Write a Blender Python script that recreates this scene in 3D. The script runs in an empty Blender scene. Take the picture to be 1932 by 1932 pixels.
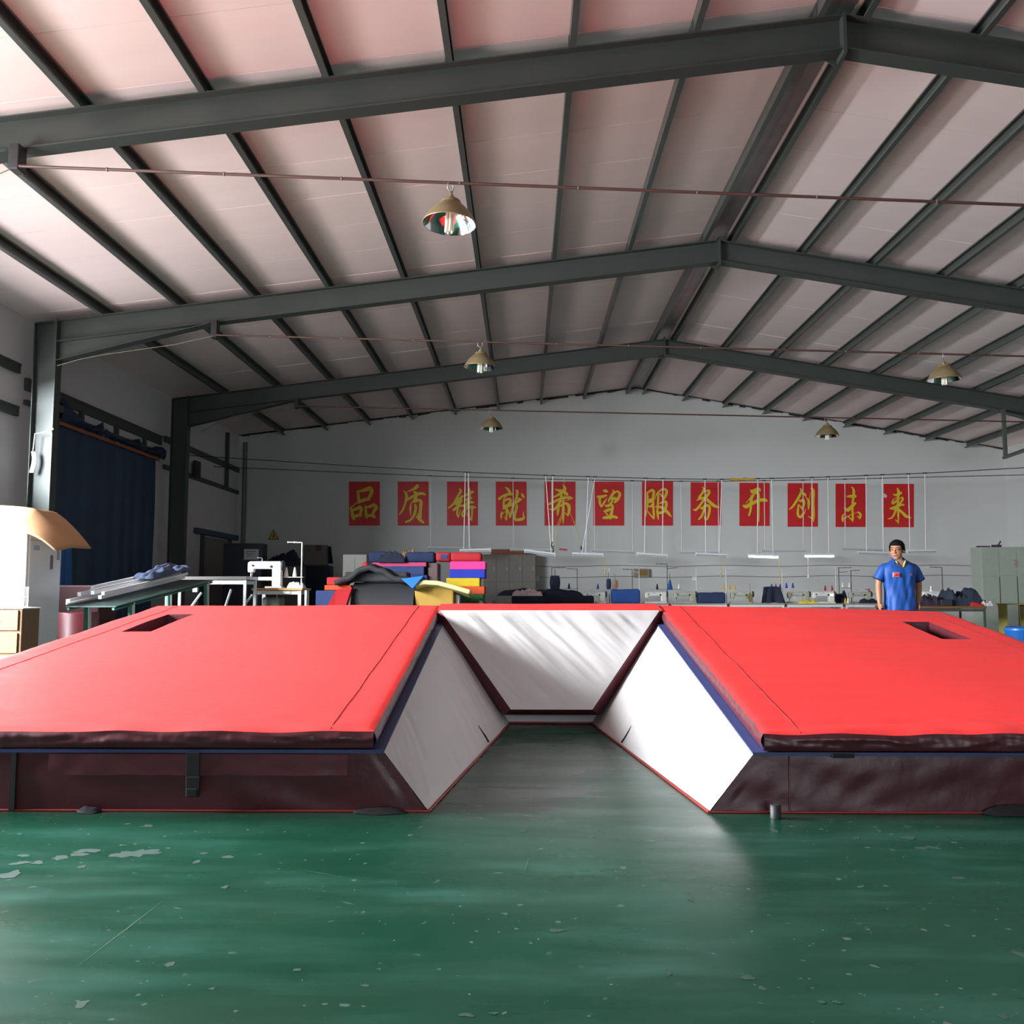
import bpy, bmesh, math, random
from mathutils import Vector, Matrix, noise

random.seed(7)
SC = bpy.context.scene
COL = SC.collection

# ---------------------------------------------------------------- camera
F_PX = 1783.0
PITCH, YAW = 0.0858, 0.0131
CAM_Z = 1.0
cam_d = bpy.data.cameras.new('camera')
cam_d.sensor_width = 36.0
cam_d.lens = F_PX / 1932.0 * 36.0
cam_d.clip_start = 0.05
cam_d.clip_end = 200
cam = bpy.data.objects.new('camera', cam_d)
COL.objects.link(cam)
cam.location = (0, 0, CAM_Z)
cam.rotation_euler = (math.pi / 2 + PITCH, 0, YAW)
SC.camera = cam

# ---------------------------------------------------------------- world, daylight, exposure
world = bpy.data.worlds.new('world')
SC.world = world
world.use_nodes = True
world.node_tree.nodes['Background'].inputs[0].default_value = (0.62, 0.76, 1.0, 1)
world.node_tree.nodes['Background'].inputs[1].default_value = 1.0


def area_light(name, loc, rot, sx, sy, power, col, spread=math.pi):
    d = bpy.data.lights.new(name, 'AREA')
    d.shape = 'RECTANGLE'
    d.size, d.size_y = sx, sy
    d.energy = power
    d.color = col
    d.spread = spread
    o = bpy.data.objects.new(name, d)
    COL.objects.link(o)
    o.location = loc
    o.rotation_euler = rot
    return o


# daylight entering the open side door (left wall): bright sky above the yard, paler light off the yard floor;
# plus a weak fill light added behind the photographer in a made-up gate opening
DOOR_H = 4.4
DOORS = ((3.4, 8.6),)
ADDED_WIN = (9.7, 14.4, 2.7, 4.35)        # added unseen window band, left wall, lets fill light onto the roof
area_light('daylight_sky', (-12.4, 3.4, 5.4), (0, -math.radians(74), 0), 5.4, 14.0, 25000, (0.92, 0.96, 1.0))
area_light('daylight_off_yard', (-11.4, -0.5, 0.05), (math.pi, 0, 0), 5.4, 9.0, 6000, (1.0, 0.90, 0.88))
# added fill light, aimed up through the made-up window band onto the roof panels
area_light('roof_fill_light', (-10.4, 11.6, 1.3), (0, -math.radians(128), 0), 2.6, 6.5, 620, (1.0, 0.90, 0.91))
area_light('rear_fill_light', (3.0, -8.95, 2.1), (math.pi / 2, 0, 0), 6.0, 4.2, 220, (0.92, 0.97, 1.0))
SC.view_settings.view_transform = 'Standard'
SC.view_settings.look = 'None'
SC.view_settings.exposure = 0.52
SC.view_settings.gamma = 1.0
SC.view_settings.use_curve_mapping = False
SC.cycles.max_bounces = 10
SC.cycles.diffuse_bounces = 6

# ---------------------------------------------------------------- pixel -> place (1932 px frame)
_cy, _sy, _cp, _sp = math.cos(YAW), math.sin(YAW), math.cos(PITCH), math.sin(PITCH)
_FW = Vector((-_sy * _cp, _cy * _cp, _sp))
_RT = Vector((_cy, _sy, 0))
_UP = _RT.cross(_FW)
_C = Vector((0, 0, CAM_Z))


def ray(px, py):
    return _RT * ((px - 966) / F_PX) + _UP * ((966 - py) / F_PX) + _FW


def at(px, py, Y):
    d = ray(px, py)
    return _C + d * (Y / d.y)


def atz(px, py, Z):
    d = ray(px, py)
    return _C + d * ((Z - CAM_Z) / d.z)


def atx(px, py, X):
    d = ray(px, py)
    return _C + d * (X / d.x)


# ---------------------------------------------------------------- mesh helpers
class MB:
    def __init__(self):
        self.v, self.f, self.s = [], [], []

    def add(self, vs, fs, smooth=False):
        b = len(self.v)
        self.v += [tuple(p) for p in vs]
        self.f += [tuple(i + b for i in f) for f in fs]
        self.s += [smooth] * len(fs)
        return self

    def box(self, c, s, rz=0.0, m=None):
        hx, hy, hz = s[0] / 2, s[1] / 2, s[2] / 2
        vs = [Vector((x, y, z)) for z in (-hz, hz) for y in (-hy, hy) for x in (-hx, hx)]
        M = m if m is not None else Matrix.Rotation(rz, 3, 'Z')
        vs = [M @ p + Vector(c) for p in vs]
        return self.add(vs, [(0, 2, 3, 1), (4, 5, 7, 6), (0, 1, 5, 4), (2, 6, 7, 3), (0, 4, 6, 2), (1, 3, 7, 5)])

    def bbox(self, c, s, b=0.01, rz=0.0, m=None):
        """box with chamfered edges"""
        hx, hy, hz = s[0] / 2, s[1] / 2, s[2] / 2
        b = min(b, hx * .9, hy * .9, hz * .9)
        bm = bmesh.new()
        bmesh.ops.create_cube(bm, size=1)
        M = m if m is not None else Matrix.Rotation(rz, 3, 'Z')
        for p in bm.verts:
            p.co = Vector((p.co.x * s[0], p.co.y * s[1], p.co.z * s[2]))
        bmesh.ops.bevel(bm, geom=bm.edges[:], offset=b, segments=2, affect='EDGES', profile=.5)
        bm.verts.index_update()
        vs = [M @ p.co + Vector(c) for p in bm.verts]
        fs = [[q.index for q in f.verts] for f in bm.faces]
        bm.free()
        return self.add(vs, fs)

    def quad(self, a, b, c, d):
        return self.add([a, b, c, d], [(0, 1, 2, 3)])

    def hexa(self, lo, hi):
        """lo, hi: four points each (same winding, seen from above counterclockwise)"""
        return self.add(list(lo) + list(hi), [(3, 2, 1, 0), (4, 5, 6, 7), (0, 1, 5, 4), (1, 2, 6, 5), (2, 3, 7, 6), (3, 0, 4, 7)])

    def prism(self, pts, d):
        """polygon pts extruded by vector d"""
        n = len(pts)
        d = Vector(d)
        vs = [Vector(p) for p in pts] + [Vector(p) + d for p in pts]
        fs = [tuple(range(n - 1, -1, -1)), tuple(range(n, 2 * n))]
        fs += [(i, (i + 1) % n, (i + 1) % n + n, i + n) for i in range(n)]
        return self.add(vs, fs)

    def tube(self, path, r, n=8, cap=True, smooth=True):
        path = [Vector(p) for p in path]
        rs = r if isinstance(r, (list, tuple)) else [r] * len(path)
        vs, fs = [], []
        prev = None
        for i, p in enumerate(path):
            if i == 0:
                t = path[1] - p
            elif i == len(path) - 1:
                t = p - path[i - 1]
            else:
                t = (path[i + 1] - path[i - 1])
            t.normalize()
            if prev is None:
                a = Vector((0, 0, 1)) if abs(t.z) < .9 else Vector((1, 0, 0))
                u = t.cross(a).normalized()
            else:
                u = (prev - t * prev.dot(t)).normalized()
            prev = u
            w = t.cross(u)
            for k in range(n):
                q = 2 * math.pi * k / n
                vs.append(p + (u * math.cos(q) + w * math.sin(q)) * rs[i])
        for i in range(len(path) - 1):
            for k in range(n):
                a, b = i * n + k, i * n + (k + 1) % n
                fs.append((a, b, b + n, a + n))
        b0 = len(self.f)
        self.add(vs, fs, smooth)
        if cap:
            m = len(path) - 1
            self.add(vs[:n], [tuple(range(n - 1, -1, -1))])
            self.add(vs[m * n:], [tuple(range(n))])
        return self

    def lathe(self, prof, c=(0, 0, 0), n=24, axis=None, smooth=True):
        """prof: (radius, height) pairs; axis: 3x3 matrix"""
        M = axis if axis is not None else Matrix.Identity(3)
        vs, fs = [], []
        for r, h in prof:
            for k in range(n):
                q = 2 * math.pi * k / n
                vs.append(M @ Vector((r * math.cos(q), r * math.sin(q), h)) + Vector(c))
        for i in range(len(prof) - 1):
            for k in range(n):
                a, b = i * n + k, i * n + (k + 1) % n
                fs.append((a, b, b + n, a + n))
        return self.add(vs, fs, smooth)

    def grid(self, fn, nu, nv, smooth=True, flip=False):
        vs = [fn(i / nu, j / nv) for j in range(nv + 1) for i in range(nu + 1)]
        fs = []
        for j in range(nv):
            for i in range(nu):
                a = j * (nu + 1) + i
                q = (a, a + 1, a + nu + 2, a + nu + 1)
                fs.append(q[::-1] if flip else q)
        return self.add(vs, fs, smooth)

    def build(self, name, mat, parent=None, weld=False):
        me = bpy.data.meshes.new(name)
        me.from_pydata(self.v, [], self.f)
        me.polygons.foreach_set('use_smooth', self.s)
        if weld:
            bm = bmesh.new()
            bm.from_mesh(me)
            bmesh.ops.remove_doubles(bm, verts=bm.verts, dist=1e-5)
            bmesh.ops.recalc_face_normals(bm, faces=bm.faces)
            bm.to_mesh(me)
            bm.free()
        me.materials.append(mat)
        me.update()
        o = bpy.data.objects.new(name, me)
        COL.objects.link(o)
        if parent is not None:
            o.parent = parent
        return o


def empty(name, loc=(0, 0, 0), rz=0.0):
    o = bpy.data.objects.new(name, None)
    o.empty_display_size = .1
    COL.objects.link(o)
    o.location = loc
    o.rotation_euler = (0, 0, rz)
    return o


def tag(o, label, cat, group=None):
    o['label'] = label
    o['category'] = cat
    if group:
        o['group'] = group
    return o


def struct(o, label=None):
    o['kind'] = 'structure'
    if label:
        o['label'] = label
    return o


def dup(root, loc=None, rz=None, label=None):
    r = root.copy()
    COL.objects.link(r)
    if loc is not None:
        r.location = loc
    if rz is not None:
        r.rotation_euler = (0, 0, rz)
    if label:
        r['label'] = label
    for ch in root.children:
        c = ch.copy()
        COL.objects.link(c)
        c.parent = r
        for g in ch.children:
            d = g.copy()
            COL.objects.link(d)
            d.parent = c
    return r


# ---------------------------------------------------------------- materials
def srgb(r, g, b):
    def c(x):
        x /= 255
        return x / 12.92 if x <= .04045 else ((x + .055) / 1.055) ** 2.4
    return (c(r), c(g), c(b), 1)


def mat(name, col, rough=.6, metal=0.0, var=.0, vscale=8, bump=.0, bscale=60, spec=.5, coat=0., stretch=None, emit=None):
    m = bpy.data.materials.new(name)
    m.use_nodes = True
    nt = m.node_tree
    b = nt.nodes['Principled BSDF']
    b.inputs['Base Color'].default_value = col
    b.inputs['Roughness'].default_value = rough
    b.inputs['Metallic'].default_value = metal
    b.inputs['Specular IOR Level'].default_value = spec
    if coat:
        b.inputs['Coat Weight'].default_value = coat
    tc = nt.nodes.new('ShaderNodeTexCoord')
    src = tc.outputs['Object']
    if stretch:
        mp = nt.nodes.new('ShaderNodeMapping')
        mp.inputs['Scale'].default_value = stretch
        nt.links.new(src, mp.inputs['Vector'])
        src = mp.outputs[0]
    n = nt.nodes.new('ShaderNodeTexNoise')
    n.inputs['Scale'].default_value = vscale
    n.inputs['Detail'].default_value = 6
    nt.links.new(src, n.inputs['Vector'])
    mx = nt.nodes.new('ShaderNodeMix')
    mx.data_type = 'RGBA'
    k = var if var else .04
    mx.inputs['A'].default_value = [x * (1 - k) for x in col[:3]] + [1]
    mx.inputs['B'].default_value = [min(1, x * (1 + k)) for x in col[:3]] + [1]
    nt.links.new(n.outputs['Fac'], mx.inputs['Factor'])
    nt.links.new(mx.outputs['Result'], b.inputs['Base Color'])
    if bump:
        n2 = nt.nodes.new('ShaderNodeTexNoise')
        n2.inputs['Scale'].default_value = bscale
        n2.inputs['Detail'].default_value = 4
        nt.links.new(src, n2.inputs['Vector'])
        bp = nt.nodes.new('ShaderNodeBump')
        bp.inputs['Strength'].default_value = bump
        bp.inputs['Distance'].default_value = .02
        nt.links.new(n2.outputs['Fac'], bp.inputs['Height'])
        nt.links.new(bp.outputs[0], b.inputs['Normal'])
    if emit:
        b.inputs['Emission Color'].default_value = emit[0]
        b.inputs['Emission Strength'].default_value = emit[1]
    return m


M = {}
M['steel'] = mat('grey_painted_steel', srgb(58, 64, 61), .5, var=.12, vscale=3)
M['purlin'] = mat('grey_purlin_paint', srgb(78, 84, 80), .35, .2, var=.15, vscale=3)
M['galv'] = mat('galvanised_steel', (.45, .46, .46, 1), .4, .7, var=.15)
M['panel'] = mat('roof_panel_pink_bounce', (.88, .73, .71, 1), .55, var=.05, vscale=1.2, stretch=(.4, 3, 1))  # pink bounce off the red mats is mixed into this panel colour
M['wall'] = mat('white_plaster', (.56, .56, .545, 1), .8, var=.05, vscale=.8, bump=.15, bscale=9)
M['sheet'] = mat('white_wall_sheet', (.60, .58, .60, 1), .6, var=.05, vscale=1.0)
M['red'] = mat('red_pvc', (.86, .040, .040, 1), .42, var=.06, vscale=2, bump=.12, bscale=14, stretch=(1, 3, 1))
M['maroon'] = mat('maroon_pvc', (.075, .014, .020, 1), .36, var=.15, vscale=3, bump=.18, bscale=9)
M['white_pvc'] = mat('white_pvc', (.47, .455, .45, 1), .45, var=.03, vscale=2, bump=.10, bscale=10)
M['blue_pvc'] = mat('blue_pvc', (.022, .036, .12, 1), .5)
M['redhem'] = mat('bright_red_hem', (.26, .02, .02, 1), .5)
M['black'] = mat('black_webbing', (.005, .005, .006, 1), .8)
# ---------------------------------------------------------------- building
XR, HR = 3.17, 6.72            # ridge: place and height of the rafter tops
SL, SR = .1197, .1713          # roof pitch left / right
PL, PR, GAP = 1.2274, 1.1411, .231
XL_WALL, XR_WALL = -8.2, 13.62
Y_BACK, Y_FRONT = 26.75, -9.0
FRAMES = [-2.96, 3.04, 9.04, 15.04, 21.04]
PH = .17                        # purlin height


def zr(x):                      # rafter top
    return HR - (XR - x) * SL if x < XR else HR - (x - XR) * SR


def lerp_(a, b, t):
    return a + (b - a) * t


# --- floor
def floor_mat():
    m = bpy.data.materials.new('green_epoxy_floor')
    m.use_nodes = True
    nt = m.node_tree
    L = nt.links.new
    b = nt.nodes['Principled BSDF']
    tc = nt.nodes.new('ShaderNodeTexCoord')

    def nz(scale, detail=5, st=(1, 1, 1), rough=.55):
        mp = nt.nodes.new('ShaderNodeMapping')
        mp.inputs['Scale'].default_value = st
        L(tc.outputs['Object'], mp.inputs[0])
        n = nt.nodes.new('ShaderNodeTexNoise')
        n.inputs['Scale'].default_value = scale
        n.inputs['Detail'].default_value = detail
        n.inputs['Roughness'].default_value = rough
        L(mp.outputs[0], n.inputs['Vector'])
        return n.outputs['Fac']

    def ramp(src, p0, p1, c0=(0, 0, 0, 1), c1=(1, 1, 1, 1)):
        r = nt.nodes.new('ShaderNodeValToRGB')
        r.color_ramp.elements[0].position = p0
        r.color_ramp.elements[1].position = p1
        r.color_ramp.elements[0].color = c0
        r.color_ramp.elements[1].color = c1
        L(src, r.inputs[0])
        return r.outputs[0]

    def mix(f, a, c):
        x = nt.nodes.new('ShaderNodeMix')
        x.data_type = 'RGBA'
        if isinstance(f, float):
            x.inputs['Factor'].default_value = f
        else:
            L(f, x.inputs['Factor'])
        for s, k in ((a, 'A'), (c, 'B')):
            if isinstance(s, tuple):
                x.inputs[k].default_value = s
            else:
                L(s, x.inputs[k])
        return x.outputs['Result']

    def mul(a, c):
        x = nt.nodes.new('ShaderNodeMath')
        x.operation = 'MULTIPLY'
        L(a, x.inputs[0])
        L(c, x.inputs[1])
        return x.outputs[0]

    base = ramp(nz(.9, 6), .3, .72, srgb(6, 52, 36), srgb(16, 66, 50))
    streak = ramp(nz(2.2, 6, (.5, 2.2, 1)), .45, .8)
    base = mix(mul(streak, ramp(nz(1.1), .35, .6)), base, srgb(48, 92, 80))
    dark = ramp(nz(3.0, 3), .28, .42, (1, 1, 1, 1), (0, 0, 0, 1))
    base = mix(mul(dark, ramp(nz(.7), .4, .7)), base, srgb(12, 58, 42))
    # chipped pale flakes
    chip = ramp(nz(24, 2, (1, 1, 1), .4), .70, .71)
    base = mix(mul(chip, ramp(nz(1.6, 2), .42, .5)), base, srgb(74, 92, 82))
    chip2 = ramp(nz(7.5, 4, (1, 1.2, 1), .62), .70, .71)
    base = mix(chip2, base, srgb(62, 84, 74))
    chip3 = ramp(nz(60, 1), .785, .79)
    base = mix(chip3, base, srgb(120, 134, 124))
    L(base, b.inputs['Base Color'])
    rr = ramp(nz(1.5, 5, (.6, 2, 1)), .3, .75, (.20, .20, .20, 1), (.38, .38, .38, 1))
    L(rr, b.inputs['Roughness'])
    bp = nt.nodes.new('ShaderNodeBump')
    bp.inputs['Strength'].default_value = .12
    bp.inputs['Distance'].default_value = .01
    L(nz(5, 4), bp.inputs['Height'])
    L(bp.outputs[0], b.inputs['Normal'])
    return m


fl = MB()
fl.box(((XL_WALL + XR_WALL) / 2, (Y_BACK + Y_FRONT) / 2, -.1), (XR_WALL - XL_WALL + .6, Y_BACK - Y_FRONT + .6, .2))
floor = struct(fl.build('floor', floor_mat()))
# bare patches and scratches worn into the paint
M['bare'] = mat('bare_concrete', srgb(44, 68, 60), .55, var=.25, vscale=30)
rgf = random.Random(17)
PATCH = [(250, 1611, 30, 9), (222, 1614, 26, 5), (285, 1608, 26, 5), (150, 1612, 24, 4), (115, 1618, 18, 5), (165, 1606, 30, 5), (70, 1628, 15, 4), (38, 1629, 20, 4), (20, 1650, 22, 8), (45, 1614, 14, 3),
         (430, 1617, 17, 3), (372, 1626, 8, 4), (278, 1559, 16, 3), (385, 1610, 10, 2), (154, 1636, 9, 3), (425, 1674, 7, 4), (985, 1567, 12, 4), (1710, 1581, 26, 4), (1738, 1600, 18, 3), (1762, 1599, 16, 4),
         (1808, 1657, 18, 3), (1660, 1568, 7, 3), (1615, 1582, 9, 3), (1048, 1756, 20, 4), (1412, 1845, 14, 5), (1262, 1836, 7, 8), (1302, 1693, 7, 12), (1438, 1865, 9, 5), (1460, 1568, 11, 4), (1892, 1918, 12, 6),
         (155, 1895, 16, 8), (400, 1866, 9, 3), (880, 1915, 20, 5), (930, 1912, 14, 4), (1550, 1891, 12, 4), (1580, 1892, 10, 3), (1925, 1800, 14, 8), (1575, 1534, 9, 3), (320, 1820, 12, 5), (560, 1830, 10, 3), (690, 1860, 14, 3)]
for (px_, py_, rx_, ry_) in PATCH:
    c_ = atz(px_, py_, 0)
    ax_ = (atz(px_ + rx_, py_, 0) - c_).length
    ay_ = (atz(px_, py_ - ry_, 0) - c_).length
    n_ = 18
    sd_ = rgf.uniform(0, 50)
    pts_ = []
    for k in range(n_):
        a_ = 2 * math.pi * k / n_
        r_ = .75 + .55 * noise.noise(Vector((math.cos(a_) * 1.6 + sd_, math.sin(a_) * 1.6, sd_)))
        pts_.append((c_.x + ax_ * r_ * math.cos(a_), c_.y + ay_ * r_ * math.sin(a_), .0004 + .0001 * (len(pts_) * 0 + PATCH.index((px_, py_, rx_, ry_)) % 9)))
    m = MB()
    m.add(pts_, [tuple(range(n_))])
    m.build('bare_patch', M['bare'], floor)
M['scratch'] = mat('pale_scratch', srgb(36, 74, 62), .5)
for (xa_, ya_, xb_, yb_, w_) in ((118, 1845, 330, 1683, .004), (990, 1650, 998, 1612, .005), (640, 1700, 672, 1708, .006), (1420, 1890, 1450, 1897, .004), (1590, 1650, 1600, 1658, .005), (560, 1640, 650, 1655, .003)):
    a_, b_ = atz(xa_, ya_, 0), atz(xb_, yb_, 0)
    d_ = (b_ - a_).normalized()
    q_ = Vector((-d_.y, d_.x, 0)) * w_
    m = MB()
    m.add([a_ + Vector((0, 0, .0005)), (a_ + b_) / 2 - q_ + Vector((0, 0, .0005)), b_ + Vector((0, 0, .0005)), (a_ + b_) / 2 + q_ + Vector((0, 0, .0005))], [(0, 1, 2, 3)])
    m.build('paint_scratch', M['scratch'], floor)

# --- walls
wb = MB()
top = [(XL_WALL - .2, zr(XL_WALL) + PH + .02), (XR, HR + PH + .02), (XR_WALL + .2, zr(XR_WALL) + PH + .02)]
wb.prism([(XL_WALL - .2, Y_BACK, 0), (XR_WALL + .2, Y_BACK, 0)] + [(x, Y_BACK, z) for x, z in top[::-1]], (0, .2, 0))
wall_back = struct(wb.build('wall_back', M['wall']))
# plaster edge, unevenly cut along the roof
rg = random.Random(3)
we = MB()
for side in (-1, 1):
    x = XR
    end = XL_WALL if side < 0 else XR_WALL
    while (x - end) * side < 0:
        w = rg.uniform(.12, .4)
        x2 = x + side * w
        h = rg.uniform(.015, .075)
        we.prism([(x, Y_BACK - .025, zr(x) + PH), (x2, Y_BACK - .025, zr(x2) + PH), (x2, Y_BACK - .025, zr(x2) + PH - h), (x, Y_BACK - .025, zr(x) + PH - h * rg.uniform(.6, 1.3))], (0, .024, 0))
        x = x2
e = we.build('plaster_edge', mat('dark_joint_gap', (.03, .03, .03, 1), .9), wall_back)
e['kind'] = 'stuff'

wl = MB()
H_L = zr(XL_WALL) + PH + .05
for (y0, y1, z0, z1) in ((Y_FRONT, DOORS[0][0], 0, H_L), (DOORS[0][1], ADDED_WIN[0], 0, H_L), (ADDED_WIN[1], Y_BACK, 0, H_L), (ADDED_WIN[0], ADDED_WIN[1], 0, ADDED_WIN[2]), (ADDED_WIN[0], ADDED_WIN[1], ADDED_WIN[3], H_L), (DOORS[0][0], DOORS[0][1], DOOR_H, H_L)):
    wl.box((XL_WALL - .1, (y0 + y1) / 2, (z0 + z1) / 2), (.2, y1 - y0, z1 - z0))
wall_left = struct(wl.build('wall_left', M['sheet']))
gm = bpy.data.materials.new('added_window_glass')
gm.use_nodes = True
_n = gm.node_tree.nodes
_tr, _gl, _mx = _n.new('ShaderNodeBsdfTransparent'), _n.new('ShaderNodeBsdfGlossy'), _n.new('ShaderNodeMixShader')
_tr.inputs[0].default_value = (.92, .94, .94, 1)
_gl.inputs['Roughness'].default_value = .05
_mx.inputs[0].default_value = .08
gm.node_tree.links.new(_tr.outputs[0], _mx.inputs[1])
gm.node_tree.links.new(_gl.outputs[0], _mx.inputs[2])
gm.node_tree.links.new(_mx.outputs[0], _n['Material Output'].inputs['Surface'])
wy0, wy1, wz0, wz1 = ADDED_WIN  # frame and glazing of the added window, out of view
m = MB()
for (y_, z_, sy_, sz_) in (((wy0 + wy1) / 2, wz0 + .025, wy1 - wy0, .05), ((wy0 + wy1) / 2, wz1 - .025, wy1 - wy0, .05)):
    m.box((XL_WALL - .1, y_, z_), (.08, sy_, sz_))
for k in range(5):
    m.box((XL_WALL - .1, lerp_(wy0 + .025, wy1 - .025, k / 4), (wz0 + wz1) / 2), (.08, .05, wz1 - wz0))
added_window_1 = struct(m.build('added_window_1', M['galv']))
for k in range(4):
    m = MB()
    a_, b_ = lerp_(wy0, wy1, k / 4) + .03, lerp_(wy0, wy1, (k + 1) / 4) - .03
    m.box((XL_WALL - .1, (a_ + b_) / 2, (wz0 + wz1) / 2), (.006, b_ - a_, wz1 - wz0 - .1))
    m.build('pane', gm, added_window_1)
H_R = zr(XR_WALL) + PH + .05
wr = MB()
wr.box((XR_WALL + .1, (Y_FRONT + Y_BACK) / 2, H_R / 2), (.2, Y_BACK - Y_FRONT, H_R))
wall_right = struct(wr.build('wall_right', M['wall']))
wf = MB()
for (x0, x1, z0) in ((XL_WALL - .2, 0, 0), (6, XR_WALL + .2, 0), (0, 6, 4.2)):
    pts = [(x0, Y_FRONT, z0), (x1, Y_FRONT, z0), (x1, Y_FRONT, zr(x1) + PH)]
    if x0 < XR < x1:
        pts.append((XR, Y_FRONT, HR + PH))
    pts.append((x0, Y_FRONT, zr(x0) + PH))
    wf.prism(pts, (0, -.2, 0))
struct(wf.build('wall_front', M['wall']))

# --- roof: outer sheet, insulation panels, purlins
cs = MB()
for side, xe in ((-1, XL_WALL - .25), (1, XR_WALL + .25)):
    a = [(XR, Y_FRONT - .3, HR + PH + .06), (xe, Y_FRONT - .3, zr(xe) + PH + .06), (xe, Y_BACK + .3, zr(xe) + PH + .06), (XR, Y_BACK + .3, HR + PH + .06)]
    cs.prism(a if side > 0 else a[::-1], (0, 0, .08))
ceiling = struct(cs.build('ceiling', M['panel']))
PW = 1.0
ys = []
y = Y_FRONT
while y < Y_BACK - .05:
    ys.append((y, min(y + PW, Y_BACK)))
    y += PW
me_cache = {}
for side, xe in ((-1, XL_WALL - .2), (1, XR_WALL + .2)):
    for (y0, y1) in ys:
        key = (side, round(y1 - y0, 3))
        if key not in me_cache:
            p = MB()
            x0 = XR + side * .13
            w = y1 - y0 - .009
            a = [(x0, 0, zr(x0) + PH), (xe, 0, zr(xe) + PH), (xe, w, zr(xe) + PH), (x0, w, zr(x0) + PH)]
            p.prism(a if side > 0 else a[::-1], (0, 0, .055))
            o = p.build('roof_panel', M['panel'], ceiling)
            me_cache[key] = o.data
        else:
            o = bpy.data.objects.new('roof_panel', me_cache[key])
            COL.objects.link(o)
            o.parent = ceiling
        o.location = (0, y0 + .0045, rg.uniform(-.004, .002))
# purlins: C channels standing on the rafters, open side to the ridge
NPL, NPR = 9, 9
for side, n, pp, sl in ((-1, NPL, PL, SL), (1, NPR, PR, SR)):
    for i in range(n + 1):
        d = GAP + i * pp
        x = XR + side * d
        if x < XL_WALL + .1 or x > XR_WALL - .05:
            continue
        z = zr(x)
        w, t, lip = .065, .006, .022
        s = side
        # profile in (toward ridge, up)
        prof = [(0, 0), (w, 0), (w, lip), (w - t, lip), (w - t, t), (t, t), (t, PH - t), (w - t, PH - t), (w - t, PH - lip), (w, PH - lip), (w, PH), (0, PH)]
        m = MB()
        pts = [(x + s * .03 - s * a, Y_FRONT, z + b - .003) for a, b in prof]
        if s > 0:
            pts = pts[::-1]
        m.prism(pts[::-1], (0, Y_BACK - Y_FRONT, 0))
        m.build('purlin', M['purlin'], ceiling)
# ridge flashing between the two ridge purlins
rf = MB()
rf.prism([(XR - .16, Y_FRONT, HR + PH - .03), (XR, Y_FRONT, HR + PH - .012), (XR + .16, Y_FRONT, HR + PH - .03), (XR + .16, Y_FRONT, HR + PH - .025), (XR, Y_FRONT, HR + PH - .006), (XR - .16, Y_FRONT, HR + PH - .025)][::-1], (0, Y_BACK - Y_FRONT, 0))
ro = rf.build('ridge_flashing', mat('ridge_foil', (.42, .36, .37, 1), .3, .3, var=.3, vscale=3, bump=.5, bscale=5), ceiling)
ro['label'] = 'crinkled shiny ridge foil'


# --- steel portal frames
def ibeam(m, a, b, da, db, fw=.2, tf=.012, tw=.01, tilt=None):
    """I beam from a to b (in the plane y = const); a, b top-flange centre points; da, db depth"""
    a, b = Vector(a), Vector(b)
    y = a.y

    def slab(p, q, h, w):
        m.hexa([(p.x, y - w / 2, p.z - h), (q.x, y - w / 2, q.z - h), (q.x, y + w / 2, q.z - h), (p.x, y + w / 2, p.z - h)],
               [(p.x, y - w / 2, p.z), (q.x, y - w / 2, q.z), (q.x, y + w / 2, q.z), (p.x, y + w / 2, p.z)])
    if a.x > b.x:
        a, b, da, db = b, a, db, da
    lo_a, lo_b = a - Vector((0, 0, da)), b - Vector((0, 0, db))
    return a, b, lo_a, lo_b, slab


FRAME_LABELS = ['dark grey steel portal frame far behind the photographer', 'dark grey steel portal frame just above the photographer',
                'dark grey steel portal frame nearest in view, crossing the top of the picture',
                'grey steel portal frame in the middle of the hall, second from the back wall',
                'grey steel portal frame closest to the poster wall']


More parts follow.
